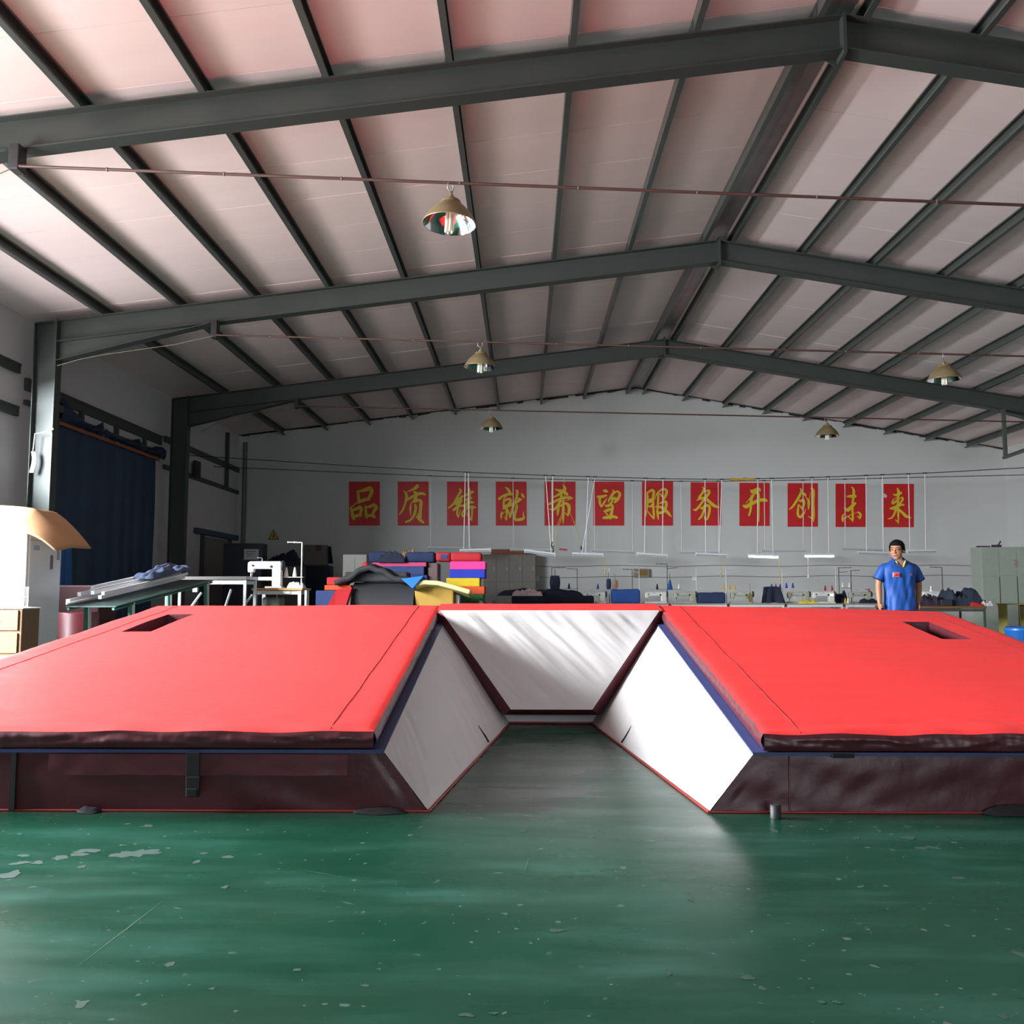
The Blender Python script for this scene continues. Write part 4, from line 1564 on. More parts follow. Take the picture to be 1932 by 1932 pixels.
# ---------------------------------------------------------------- sloping rack of white tubes
A = at(128, 1141, 9.9)            # near lower end
B = at(330, 1092, 12.3)           # far upper end
ax = (B - A).normalized()
side = Vector((0, 0, 1)).cross(ax).normalized() * -1     # to the right
upv = side.cross(ax).normalized()
if upv.z < 0:
    upv = -upv
R3 = Matrix((ax, side, upv)).transposed()
TR = tag(empty('tube_trestle', (A.x, A.y, 0)), 'green and white trestle sloping up to the bench, carrying white tubes', 'trestle')
off = TR.location
for tpos, col in ((.14, 'green'), (.92, 'green')):
    for s in (0, .5):
        p = A.lerp(B, tpos) + side * s - upv * .03
        m = MB()
        foot = Vector((p.x + .10, p.y - .15, 0))
        m.tube([foot - off, p - off], .022, 6)
        m.build('leg', M['green'], TR)
        m = MB()
        q = A.lerp(B, tpos + .03) + side * s - upv * .03
        m.tube([Vector((q.x + .02, q.y, 0)) - off, q - off], .020, 4, smooth=False)
        m.build('leg', M['white_paint'], TR)
m = MB()
for s in (0, .5):
    m.tube([A + side * s - upv * .045 - off, B + side * s - upv * .045 - off], .018, 4, smooth=False)
m.build('side_rail', M['green'], TR)
m = MB()
c = (A + B) / 2 + side * .25 - upv * .02
m.box(c - off, ((B - A).length * 1.0, .56, .012), m=R3)
m.build('deck_panel', mat('dark_green_deck', srgb(44, 66, 62), .5), TR)
TUBES = [(0, .0, .0, .045), (-.14, .07, 0, .032), (.18, .02, .055, .042), (.30, .10, .055, .042), (.34, .16, .0, .042), (.40, .04, .105, .034), (.30, .22, .05, .036)]
WH = ['lowest white square tube on the sloping trestle, at the front', 'thin white rod sticking out furthest from the tube pile', 'second white square tube from the front of the pile', 'white square tube in the middle of the pile', 'white square tube at the bottom behind the front ones', 'topmost white square tube of the pile', 'rearmost white square tube of the pile']
L0 = (B - A).length
for k, (st, sd, up_, w) in enumerate(TUBES):
    a = A + ax * st + side * sd + upv * (up_ + .012 + w / 2)
    Lk = L0 - st - .02 * k
    m = MB()
    m.bbox(a + ax * Lk / 2, (Lk, w if k != 1 else .016, w if k != 1 else .016), .003, m=R3)
    tag(m.build('steel_tube', M['tube_white']), WH[k], 'steel tube', 'white tubes on the trestle')
# crumpled navy clothes on top of the tubes
p = at(275, 1090, 11.6)
m = MB()


def cl(u, v):
    e = max(0, (1 - (2 * u - 1) ** 4) * (1 - (2 * v - 1) ** 4)) ** .5
    k = .55 + .5 * nz(u * 4 + 3, v * 3) + .35 * nz(u * 9, v * 7 + 2)
    base = A.lerp(B, lerp(.52, .96, u)) + side * lerp(.02, .30, v) + upv * .13
    return base + Vector((0, 0, .13 * e * max(.12, k)))


m.grid(cl, 36, 18)
m.grid(lambda u, v: A.lerp(B, lerp(.52, .96, u)) + side * lerp(.02, .30, v) + upv * .128, 2, 2, flip=True)
tag(m.build('work_clothes', mat('slate_blue_cloth', srgb(72, 84, 112), .85, var=.25, bump=.3)), 'crumpled slate blue work clothes lying on the white tubes', 'clothes')

# dark bench with white legs
bx0, bx1 = at(322, 1100, 13.0).x, at(476, 1100, 13.0).x
bz = at(400, 1088, 13.0).z
BN = legs_table('work_bench', 'dark topped work bench with white legs between the tubes and the sewing machine', 'bench', bx0, bx1, 12.75, 13.3, bz, mat('dark_bench_top', srgb(64, 60, 58), .4, var=.2), M['white_paint'], t=.05)
for (xa, ya, xb, yb) in ((350, 1160, 380, 1118), (420, 1160, 436, 1112), (455, 1150, 476, 1122)):
    m = MB()
    m.tube([at(xa, ya, 12.82) - BN.location, at(xb, yb, 12.82) - BN.location], .016, 4, smooth=False)
    m.build('brace', M['white_paint'], BN)
m = MB()
m.box((-.15, -.22, bz - .16), (.06, .06, .10))
m.build('clamp_block', M['white_paint'], BN)

# ---------------------------------------------------------------- sewing machines, tables, thread stands
def make_machine(body, name='sewing_machine', post=False):
    """needle head on the left, pillar on the right; stands on z = 0"""
    root = empty(name)
    root['category'] = 'sewing machine'
    m = MB()
    if post:
        m.bbox((.14, 0, .012), (.24, .17, .024), .006)
        m.bbox((.02, 0, .135), (.36, .11, .05), .015)
        bed = m.build('bed', body, root)
    else:
        m.bbox((0, 0, .02), (.50, .18, .04), .008)
        bed = m.build('bed', body, root)
    z0 = .02 if post else .04
    top = .385 if post else .285
    m = MB()
    m.bbox((.175, 0, (z0 + top) / 2), (.13, .13, top - z0), .02)
    m.build('pillar', body, root)
    m = MB()
    m.bbox((-.02, 0, top - .055), (.42, .12, .11), .022)
    arm = m.build('arm', body, root)
    m = MB()
    m.bbox((-.20, 0, top - .085), (.085, .125, .15), .02)
    m.build('needle_head', body, root)
    m = MB()
    m.tube([(-.205, -.01, top - .16), (-.205, -.01, z0 + (.14 if post else .008))], .008, 6)
    m.tube([(-.19, .01, top - .15), (-.19, .01, z0 + (.16 if post else .03))], .006, 6)
    m.build('needle_bar', M['galv'], root)
    m = MB()
    m.lathe([(0, 0), (.07, 0), (.075, .012), (.07, .03), (.02, .035), (0, .035)], (.24, 0, top - .06), 20, Matrix.Rotation(math.pi / 2, 3, 'Y'))
    m.build('handwheel', M['dark'], root)
    m = MB()
    m.lathe([(0, 0), (.02, 0), (.02, .015), (0, .016)], (.10, -.062, top - .075), 12, Matrix.Rotation(math.pi / 2, 3, 'X'))
    m.lathe([(0, 0), (.014, 0), (.014, .02), (0, .022)], (-.165, -.062, top - .06), 12, Matrix.Rotation(math.pi / 2, 3, 'X'))
    m.build('tension_knob', M['dark'], root)
    m = MB()
    m.box((-.04, -.0615, top - .03), (.10, .002, .02))
    m.build('name_plate', mat('pale_blue_plate', srgb(150, 176, 206), .5) if 'nplate' not in M else M['nplate'], root)
    m = MB()
    m.tube([(-.05, 0, top - .005), (-.05, 0, top + .05), (-.12, -.02, top + .055)], .005, 6)
    m.build('thread_guide', M['galv'], root)
    return root


M['nplate'] = mat('pale_blue_plate', srgb(150, 176, 206), .5)


def thread_cone_mesh():
    m = MB()
    m.lathe([(0, 0), (.030, 0), (.032, .008), (.030, .02), (.018, .10), (.012, .125), (.010, .135), (0, .136)], n=14)
    return m


CONE_COL = {'w': (.72, .70, .64, 1), 'b': srgb(40, 60, 150), 'r': srgb(170, 34, 44), 'y': srgb(196, 160, 40), 'k': srgb(26, 26, 34), 'n': srgb(120, 84, 50)}
CONE_NAME = {'w': 'white', 'b': 'blue', 'r': 'red', 'y': 'yellow', 'k': 'black', 'n': 'brown'}
CONE_ME = {}


def cone(col, loc, label):
    if col not in CONE_ME:
        o = thread_cone_mesh().build('thread_cone', mat(CONE_NAME[col] + '_thread', CONE_COL[col], .8, bump=.3, bscale=160))
        CONE_ME[col] = o.data
    else:
        o = bpy.data.objects.new('thread_cone', CONE_ME[col])
        COL.objects.link(o)
    o.location = loc
    tag(o, label, 'thread cone', 'thread cones on the stands')
    return o


def stand(X, Y, z0, ztop, arm_dir, label, tray=None, mt=None, arm2=None):
    """pole with a top arm and (optionally) a spool tray: tray = (z, x_from, x_to) relative to X"""
    mt = mt or M['white_paint']
    root = tag(empty('thread_stand', (X, Y, z0)), label, 'thread stand', 'thread stands at the sewing tables')
    h = ztop - z0
    m = MB()
    m.tube([(0, 0, 0), (0, 0, h)], .010, 6)
    m.lathe([(0, 0), (.03, 0), (.03, .01), (0, .011)], n=10)
    m.build('pole', mt, root)
    m = MB()
    m.tube([(0, 0, h - .005), (arm_dir, 0, h)], .008, 6)
    for k in (.5, .95):
        m.lathe([(.012, -.01), (.012, .01)], (arm_dir * k, 0, h), 8)
    m.build('guide_arm', mt, root)
    if arm2:
        m = MB()
        m.tube([(0, 0, h - .12), (arm2, 0, h - .10)], .008, 6)
        m.build('guide_arm', mt, root)
    if tray:
        z, xa, xb = tray
        m = MB()
        m.bbox(((xa + xb) / 2, 0, z - z0), (abs(xb - xa) + .06, .10, .010), .003)
        m.build('spool_tray', mt, root)
    return root


# the lone machine on the left, on its wooden table
tx0, tx1 = at(476, 1112, 13.4).x, at(572, 1112, 13.4).x
tz = at(520, 1109.5, 13.4).z
ST = legs_table('sewing_table', 'high sewing table with pine top and white legs beside the dark bench', 'table', tx0, tx1, 13.35, 13.9, tz, M['wood'], M['white_paint'], t=.035, lw=.045)
m = MB()
m.box((.14, -.245, tz - .065), (.085, .02, .035))
o = m.build('switch_box', M['paper'], ST)
m = MB()
m.bbox((-.10, -.06, tz - .26), (.28, .22, .26), .03)
m.build('motor', mat('grey_green_motor', srgb(84, 90, 80), .5), ST)
m = MB()
m.tube([(-.02, -.2, tz - .04), (.0, -.22, tz - .3), (-.04, -.2, tz - .5)], .008, 5)
m.build('cable', M['wire'], ST)
mc = make_machine(mat('white_machine_enamel', (.70, .66, .66, 1), .3), post=True)
pm = at(500, 1109, 13.62)
mc.location = (pm.x - .0, 13.62, tz)
mc['label'] = 'white post-bed sewing machine on the high pine table'
s_ = stand(at(568, 1100, 13.7).x, 13.72, tz, at(568, 1023, 13.72).z, -.215, 'white thread stand beside the lone white sewing machine', (at(560, 1089, 13.72).z, -.22, 0))
for k, px in enumerate((540, 556)):
    cone('w', (at(px, 1088, 13.72).x, 13.72, at(px, 1088.3, 13.72).z + .003), ['left white thread cone beside the lone white machine', 'right white thread cone beside the lone white machine'][k])
heap('plastic_bag', 'crumpled white plastic bag on the high pine sewing table', 'bag', 541, 1096, 572, 1110, 13.42, .22, mat('white_plastic', (.66, .68, .74, 1), .35), seed=5, zb=tz + .001)
m = MB()
q0 = at(604, 1122, 13.2)
m.bbox((0, 0, q0.z / 2 + .03), (.03, .03, q0.z + .06), .004)
o = m.build('white_post', M['white_paint'])
o.location = (at(577, 1130, 13.2).x, 13.2, 0)
tag(o, 'short white steel post standing right of the pine sewing table', 'post')
# ---------------------------------------------------------------- rear left: cabinets, boxes, sign
nb = blk('navy_cabinet', 'dark navy cabinet with a white notice, near the rear left corner', 'cabinet', 420, 1025, 494, 1100, 22.5, .5, mat('navy_cabinet_paint', srgb(30, 36, 50), .5), .01, floor=True)
m = MB()
a, b = at(460, 1056, 22.49), at(488, 1036, 22.49)
m.box(((a.x + b.x) / 2, 22.492, (a.z + b.z) / 2), (b.x - a.x, .006, b.z - a.z))
m.v = [tuple(Vector(p) - nb.location) for p in m.v]
o = m.build('notice', mat('notice_paper', (.50, .48, .50, 1), .8), nb)
# faint printed lines on the notice
m = MB()
for k in range(3):
    m.box(((a.x + b.x) / 2 - .02 * k, 22.488, b.z - .055 - .05 * k), ((b.x - a.x) * (.7 - .15 * k), .002, .012))
m.v = [tuple(Vector(p) - nb.location) for p in m.v]
m.build('notice_text', mat('print_grey', srgb(70, 66, 74), .8), nb)
# warning triangle on the back wall
c = at(516, 1012, Y_BACK - .01)
root = tag(empty('warning_sign', c), 'yellow triangular warning sign on the back wall above the machine', 'sign')
tri = [at(505.5, 1018, Y_BACK - .012) - c, at(526.5, 1018, Y_BACK - .012) - c, at(516, 999, Y_BACK - .012) - c]
m = MB()
m.prism(tri, (0, .01, 0))
m.build('plate', M['black'], root)
m = MB()
g = sum(tri, Vector()) / 3
m.prism([g + (p - g) * .84 + Vector((0, -.004, 0)) for p in tri], (0, .004, 0))
m.build('yellow_face', mat('warning_yellow', srgb(190, 160, 30), .5), root)
m = MB()
bolt = [(0, .075), (-.035, -.005), (-.005, -.005), (-.02, -.07), (.035, .015), (.006, .015), (.02, .075)]
m.prism([g + Vector((x, -.008, z - .01)) for x, z in bolt][::-1], (0, .003, 0))
m.build('bolt_symbol', M['black'], root)
# electrical control box on the back wall
cbx = blk('control_box', 'grey electrical control box with red switch on the back wall', 'control box', 573, 1028, 616, 1066, Y_BACK - .32, .31, mat('grey_box_paint', srgb(104, 102, 98), .5), .01)
m = MB()
a = at(601, 1036, Y_BACK - .32) - cbx.location
m.box(a + Vector((0, -.01, .03)), (.16, .02, .16))
m.build('meter_panel', mat('meter_dark', srgb(66, 58, 70), .4), cbx)
m = MB()
m.lathe([(0, 0), (.035, 0), (.035, .03), (0, .032)], a + Vector((-.03, -.02, -.01)), 12, Matrix.Rotation(math.pi / 2, 3, 'X'))
m.build('red_switch', mat('switch_red', srgb(170, 30, 50), .4), cbx)
m = MB()
m.lathe([(0, 0), (.02, 0), (.02, .02), (0, .021)], a + Vector((-.24, -.01, -.03)), 10, Matrix.Rotation(math.pi / 2, 3, 'X'))
m.build('door_lock', M['dark'], cbx)
blk('dark_cabinet', 'low black cabinet below the grey control box', 'cabinet', 560, 1067, 622, 1100, 24.6, .5, M['navy_dark'], .02, floor=True)
m = MB()
m.grid(lambda s, t: Vector((lerp(-.14, .14, s) * (.5 + .5 * t), -.05 * math.sin(s * 7), -.48 * t)), 10, 10)
o = m.build('hanging_coat', M['navy_dark'])
o.location = at(620, 1031, Y_BACK - .06)
tag(o, 'dark coat hanging on the wall right of the grey control box', 'coat')
heap('dark_bundle', 'dark cloth bundle heaped behind the lone white machine', 'cloth', 500, 1034, 566, 1068, 23.4, .6, M['navy_dark'], seed=9, zb=at(520, 1068, 23.4).z)
blk('storage_box', 'olive grey storage box stack behind the lone white machine', 'box', 496, 1068, 566, 1110, 23.35, .66, mat('olive_box', srgb(70, 66, 58), .6), .02, floor=True)
gb = blk('metal_locker', 'pale grey metal locker left of the foam stacks', 'locker', 646, 1046, 692, 1100, 20.5, .45, mat('pale_locker', srgb(126, 122, 116), .45), .012, floor=True)
m = MB()
m.box((0, -.228, gb.dimensions.z * .5 if False else 1.0), (.006, .004, 1.5))
m.build('door_gap', M['dark'], gb)
m = MB()
m.bbox((.04, -.235, 1.25), (.02, .02, .10), .005)
m.build('handle', M['galv'], gb)

# ---------------------------------------------------------------- foam stacks
foam = lambda n, r, g, b: mat(n, srgb(r, g, b), .75, var=.10, vscale=5, bump=.15, bscale=30)
F = {'red': foam('red_foam', 176, 30, 38), 'pink': foam('pink_foam', 222, 56, 140), 'blue': foam('blue_foam', 26, 48, 168), 'yellow': foam('yellow_foam', 206, 176, 24),
     'orange': foam('orange_foam', 206, 76, 30), 'green': foam('green_foam', 34, 92, 44), 'dblue': foam('slate_blue_foam', 38, 58, 108), 'rose': foam('rose_foam', 186, 66, 110), 'char': foam('charcoal_foam', 42, 42, 44), 'cream': foam('cream_foam', 222, 212, 150), 'tan': foam('tan_foam', 176, 140, 60), 'sky': foam('sky_blue_foam', 22, 104, 200)}
G = 'foam sheets in the coloured stacks'
yA = 19.0
SA = [('green', 868, 1121, 912, 1140, 'green foam block at the bottom of the right coloured stack', True),
      ('orange', 866, 1106.5, 914, 1121, 'orange foam block under the yellow one in the right stack', False),
      ('yellow', 842, 1090.5, 905, 1106.5, 'bright yellow foam block in the right coloured stack', False),
      ('blue', 848, 1074.5, 915, 1090.5, 'royal blue foam block under the pink one in the right stack', False),
      ('pink', 849, 1059, 916, 1074.5, 'hot pink foam block in the right coloured stack', False)]
for c_, x0, y0, x1, y1, lb, fl_ in SA:
    blk('foam_block', lb, 'foam block', x0, y0, x1, y1, yA + .02 * len(c_) % .05, .8, F[c_], .012, floor=fl_, group=G)
for k, (x0, x1, lb) in enumerate(((822, 850, 'folded red quilt on top of the stacks, left one with blue print'), (850, 909, 'folded red quilt on top of the pink foam'))):
    o = blk('folded_quilt', lb, 'quilt', x0, 1042, x1, 1059, yA + .08, .6, F['red'], .05, soft=.015, group='folded red quilts')
    if k == 0:
        m = MB()
        w = o.dimensions.x
        m.box((.02, -.31, .09), (.14, .012, .09))
        m.build('blue_print', F['dblue'], o)
yB = 19.4
SB = [('dblue', 706, 1085, 806, 1140, 'slate blue foam base block of the left stack', True),
      ('dblue', 702, 1069, 800, 1085, 'thick slate blue foam sheet under the pink sheet in the left stack', False),
      ('rose', 702, 1061, 804, 1069, 'dull pink foam sheet near the top of the left stack', False)]
for c_, x0, y0, x1, y1, lb, fl_ in SB:
    blk('foam_block', lb, 'foam block', x0, y0, x1, y1, yB, .9, F[c_], .012, floor=fl_, group=G)
blk('foam_block', 'pale brown foam sheet jutting out at the right of the left stack', 'foam block', 807.5, 1062, 826, 1140, yB + .1, .7, foam('grey_brown_foam', 104, 84, 82), .02, floor=True, group=G)
blk('folded_blanket', 'navy blue folded blanket on the left stack, left side', 'blanket', 695, 1041, 734, 1061, yB + .05, .6, M['navy'], .05, soft=.02, group='blankets on the left stack')
heap('dark_blanket', 'black cloth draped between the two navy blankets on the left stack', 'cloth', 712, 1037, 764, 1061, yB - .09, .13, M['navy_dark'], seed=4)
heap('brown_sack', 'tan cloth sack behind the navy blankets on the left stack', 'sack', 752, 1033, 788, 1061, yB + .62, .4, foam('tan_cloth', 138, 108, 78), seed=12)
blk('folded_blanket', 'navy blue folded blanket on the left stack, right side', 'blanket', 764, 1041, 820, 1061, yB + .02, .6, M['navy'], .05, soft=.02, group='blankets on the left stack')
# charcoal roll and drooping charcoal sheet in front
X0, X1 = at(660, 1120, 17.2).x, at(779, 1120, 17.2).x
zt = at(700, 1098, 17.2).z
m = MB()
n = 40


def roll(s, t):
    a = t * math.pi * 2
    return Vector((lerp(X0, X1, s), 17.75 + .52 * math.cos(a), zt / 2 + zt / 2 * math.sin(a)))


m.grid(roll, 14, n)
for x in (X0, X1):
    m.add([Vector((x, 17.75 + .52 * math.cos(2 * math.pi * k / n), zt / 2 + zt / 2 * math.sin(2 * math.pi * k / n))) for k in range(n)], [tuple(range(n))])
tag(m.build('foam_roll', F['char']), 'big charcoal foam roll in front of the stacks', 'foam roll')
m = MB()


def droop(s, t):
    px_ = lerp(630, 792, s)
    k = [(0, 1095), (.13, 1088), (.3, 1070), (.42, 1066), (.55, 1073), (.75, 1088), (1, 1095)]
    for (a, ya), (b, yb) in zip(k, k[1:]):
        if a <= s <= b:
            q = (s - a) / (b - a)
            q = q * q * (3 - 2 * q)
            yy = ya + (yb - ya) * q
            break
    p = at(px_, yy, 17.3)
    p.y += .9 * t
    p.z += .03 * math.sin(t * 3) + .015 * nz(s * 6, t * 3) - .10 * t * (1 - s) * 0
    return p


m.grid(droop, 50, 12)
o = m.build('foam_sheet', F['char'])
md = o.modifiers.new('thickness', 'SOLIDIFY')
md.thickness = .10
md.offset = -1
tag(o, 'thick charcoal foam sheet drooping over the charcoal roll', 'foam sheet', 'loose foam sheets')
blk('foam_block', 'black foam block under the drooping charcoal sheet', 'foam block', 650, 1079, 768, 1097.5, 17.5, .6, F['char'], .03, group=G)
# cream curved foam sheet
m = MB()


def cream(s, t):
    k = [(0, 1100), (.2, 1094.5), (.45, 1096), (.75, 1105), (1, 1113)]
    for (a, ya), (b, yb) in zip(k, k[1:]):
        if a <= s <= b:
            yy = ya + (yb - ya) * (s - a) / (b - a)
            break
    p = at(lerp(778, 888, s), yy, 17.0)
    p.y += .8 * t
    p.z -= .10 * t
    return p


m.grid(cream, 30, 6)
o = m.build('foam_sheet', F['cream'])
md = o.modifiers.new('thickness', 'SOLIDIFY')
md.thickness = .07
md.offset = -1
tag(o, 'cream yellow curved foam sheet sticking out to the right', 'foam sheet', 'loose foam sheets')
blk('foam_block', 'dull tan foam block under the cream sheet', 'foam block', 782, 1105, 856, 1140, 17.35, .7, F['tan'], .03, floor=True, group=G)
m = MB()
a, b, c_ = at(757, 1092, 16.95), at(799, 1086.5, 16.95), at(778, 1110, 16.9)
m.prism([a, c_, b], (0, .5, -.05))
tag(m.build('foam_wedge', F['sky']), 'bright blue foam corner poking out between charcoal and cream sheets', 'foam wedge')
# red sheet leaning on orange and blue blocks
blk('foam_block', 'slate blue foam block at the left end below the red sheet', 'foam block', 595, 1114, 640, 1140, 17.4, .6, F['dblue'], .02, floor=True, group=G)
blk('foam_block', 'orange foam slab lying on the slate blue block', 'foam block', 612, 1104, 662, 1113.5, 17.45, .5, F['orange'], .01, group=G)
blk('foam_block', 'dark red foam slab on top of the orange slab', 'foam block', 616, 1089, 652, 1104, 17.5, .45, F['red'], .02, group=G)
m = MB()
p0, p1, p2, p3 = at(614, 1150, 16.9), at(650, 1150, 16.9), at(664, 1108, 17.3), at(634, 1112, 17.3)
d0 = p0 - p3
p0 = p3 + d0 * (p3.z / -d0.z)
d1 = p1 - p2
p1 = p2 + d1 * (p2.z / -d1.z)
m.prism([p0, p1, p2, p3], (.02, .08, 0))
tag(m.build('foam_sheet', F['red']), 'bright red foam sheet leaning against the charcoal roll', 'foam sheet', 'loose foam sheets')
m = MB()
m.lathe([(0, -.06), (.04, -.05), (.065, -.02), (.07, 0), (.065, .02), (.04, .05), (0, .06)], n=16)
o = m.build('red_marker', F['red'])
o.location = at(690, 1066, 18.25)
m2 = MB()
m2.lathe([(.03, -.01), (.03, -1.45)], n=8)
st_ = m2.build('pole', M['wood_dark'], o)
tag(o, 'bright red round head on a pole peeking over the charcoal sheet', 'marker')
heap('clear_plastic', 'crumpled clear plastic bag left of the cream foam end', 'bag', 848, 1118, 872, 1140, 16.6, .4, mat('clear_plastic', (.40, .40, .42, 1), .25), seed=21, zb=0.0)
heap('grey_rags', 'grey rag pile right of the clear plastic bag', 'rags', 872, 1124, 962, 1142, 17.5, .6, cloth('grey_rag', 76, 74, 74), seed=22, zb=0.0)

# ---------------------------------------------------------------- brown cupboard row against the back wall
CX0, CX1 = at(912, 1100, 26.2).x, at(1011, 1100, 26.2).x
CZ_ = at(960, 1046, 26.2).z
root = tag(empty('steel_cupboard', ((CX0 + CX1) / 2, 26.42, 0)), 'grey brown steel cupboard with tall doors against the back wall', 'cupboard')
W = CX1 - CX0
m = MB()
m.bbox((0, 0, CZ_ / 2), (W, .45, CZ_), .008)
m.build('carcass', mat('grey_brown_steel', srgb(112, 106, 98), .5, var=.12), root)
for k in range(4):
    for (za, zb) in ((.06, CZ_ * .62), (CZ_ * .64, CZ_ - .04)):
        m = MB()
        m.bbox((-W / 2 + W * (k + .5) / 4, -.228, (za + zb) / 2), (W / 4 - .018, .014, zb - za), .003)
        d_ = m.build('door', mat('cupboard_door', srgb(118, 112, 104), .5, var=.15) if k == 0 and za < .1 else bpy.data.materials['cupboard_door'], root)
        m = MB()
        m.bbox((-W / 2 + W * (k + .8) / 4, -.24, (za + zb) / 2), (.014, .014, .10), .003)
        m.build('handle', M['galv'], d_)
m = MB()
a, b = at(926, 1045, 26.2), at(991, 1035, 26.2)
m.bbox(((a.x + b.x) / 2, 26.4, CZ_ + (b.z - a.z) / 2 + .001), (b.x - a.x, .3, b.z - a.z), .006)
tag(m.build('timber_board', mat('red_brown_board', srgb(128, 62, 38), .6, var=.2)), 'red brown timber board lying on the grey brown cupboard', 'board')

# cable lines and conduit rails fixed to the back wall
for i, (y0, y1, lb) in enumerate(((1068, 1067, 'upper thin cable running along the back wall behind the sewing row'), (1089, 1086, 'lower thin cable running along the back wall behind the sewing row'))):
    m = MB()
    pts = [at(1011 + k * 42, y0 + 1.2 * math.sin(k * 1.3) + (y1 - y0) * k / 20, Y_BACK - .015) for k in range(21)]
    m.tube(pts, .008, 5)
    tag(m.build('wall_cable', M['wire']), lb, 'cable', 'cables along the back wall')
m = MB()
a, b = at(1140, 1035.5, Y_BACK), at(1640, 1031, Y_BACK)
# distribution board between the sewing stands
eb = blk('switch_board', 'grey switch board with a brown panel on the back wall between thread stands', 'switch board', 1196, 1073, 1225, 1089, Y_BACK - .12, .11, mat('grey_switch', srgb(134, 130, 112), .5), .008)
m = MB()
m.box((.04, -.06, .13), (.24, .01, .15))
m.build('brown_panel', mat('brown_panel', srgb(128, 98, 44), .5), eb)
for px, py, w, h, lb in ((1013, 1092, 8, 8, 'small wall socket right of the brown cupboard'), (1310, 1092, 7, 8, 'small wall socket behind the middle thread stand')):
    blk('wall_socket', lb, 'socket', px - w / 2, py - h / 2, px + w / 2, py + h / 2, Y_BACK - .04, .035, M['paper'], .005)

# ---------------------------------------------------------------- row of sewing machines along the back wall
YT = 23.6
TZ = .75
TABLES = [(945, 1145), (1147, 1262), (1264, 1372), (1374, 1480), (1482, 1590), (1592, 1690)]
TL = ['leftmost', 'second from left', 'third from left', 'fourth from left', 'fifth from left', 'sixth from left']
for k, (x0, x1) in enumerate(TABLES):
    X0, X1 = at(x0, 1138, YT).x + .01, at(x1, 1138, YT).x - .01
    legs_table('sewing_table', 'grey topped sewing table in the rear row, %s of six' % TL[k], 'table', X0, X1, YT - .1, YT + .75, TZ, mat('grey_laminate', srgb(150, 146, 136), .4) if k == 0 else bpy.data.materials['grey_laminate'], M['white_paint'], group='sewing tables in the rear row')
m0 = make_machine(M['machine'])
m0['group'] = 'sewing machines in the rear row'
MACH = [(1122, .25, 'cream sewing machine at the end of the long navy cover', M['machine']),
        (1237, .20, 'cream sewing machine right of the blue draped one', M['machine']),
        (1292, .24, 'greenish old sewing machine left of the navy box cover', M['machine_old']),
        (1399, .22, 'greenish old sewing machine below the yellow thread cones', M['machine_old']),
        (1506, .42, 'old cream sewing machine right of the dark draped garment', M['machine_old']),
        (1553, .10, 'white sewing machine with a glowing display and yellow cloth', M['machine']),
        (1622, .30, 'old sewing machine left of the man in blue', M['machine_old'])]
used_old = None
for k, (px, dy, lb, mt) in enumerate(MACH):
    if k == 0:
        o = m0
    elif mt is M['machine']:
        o = dup(m0)
    elif used_old is None:
        o = make_machine(M['machine_old'])
        o['group'] = 'sewing machines in the rear row'
        used_old = o
    else:
        o = dup(used_old)
    o['label'] = lb
    o.location = (at(px, 1130, YT + dy).x, YT + dy, TZ + .001)
    o.scale = (1.12, 1.0, 1.0)
    if k == 5:
        m = MB()
        m.box((.175, -.068, .21), (.075, .004, .045))
        m.build('display', mat('display_glow', (.4, .7, .9, 1), .3, emit=((.6, .9, 1, 1), 2.5)), o)
# navy covers and clothes on the tables
blk('navy_cover', 'long navy fabric bolt covering the leftmost rear sewing table', 'fabric', 965, 1124, 1121, 1139, YT - .06, .5, M['navy_dark'], .05, soft=.02, group='navy fabric on the sewing tables')
heap('navy_fabric', 'dark navy fabric pile behind the white and red cloth', 'fabric', 938, 1107, 1100, 1124, YT + .16, .45, M['navy_dark'], seed=31, zb=at(1000, 1124.2, YT).z)
heap('striped_cloth', 'white and dark red cloth heaped on the navy bolt', 'cloth', 966, 1110, 1024, 1125, YT - .05, .2, mat('pink_white_cloth', srgb(196, 168, 172), .8, var=.45, vscale=9), seed=33, zb=at(1000, 1124.4, YT).z, rough=.5)
blk('blue_cover', 'blue fabric draped over a sewing machine, right of the long navy bolt', 'fabric', 1155, 1112, 1208, 1138.5, YT - .02, .42, M['blue'], .05, soft=.02)
blk('navy_box_cover', 'navy cover over a sewing machine between two greenish machines', 'fabric', 1319, 1118, 1369, 1138.5, YT - .02, .42, M['navy'], .05, soft=.02)
m = MB()


def garment(s, t):
    return Vector((lerp(-.24, .24, s) * (.62 + .38 * t), -.10 - .05 * math.sin(s * 9) * t - .12 * t, .40 * (1 - t) + .02 * math.sin(s * 3.14)))


m.grid(garment, 24, 12)
m.grid(lambda s, t: garment(s, 1 - t) + Vector((0, .45, 0)), 24, 12)
m.grid(lambda s, t: Vector((garment(s, 0).x, lerp(garment(s, 0).y, garment(s, 0).y + .57, t), .40 + .02 * math.sin(s * 3.14))), 24, 2)
o = m.build('draped_garment', M['navy_dark'])
o.location = (at(1464, 1130, YT).x, YT + .25, TZ + .002)
tag(o, 'dark navy garment draped over the machine below blue and red cones', 'garment')
heap('yellow_cloth', 'yellow cloth under the needle of the white display machine', 'cloth', 1508, 1132, 1545, 1139.5, YT - .06, .2, mat('yellow_fabric', srgb(214, 196, 40), .8), seed=41, zb=TZ + .001)
heap('black_cloth', 'black cloth pile left of the man on the rear row', 'cloth', 1627, 1127, 1660, 1140, YT - .05, .3, M['navy_dark'], seed=43, zb=TZ + .001)
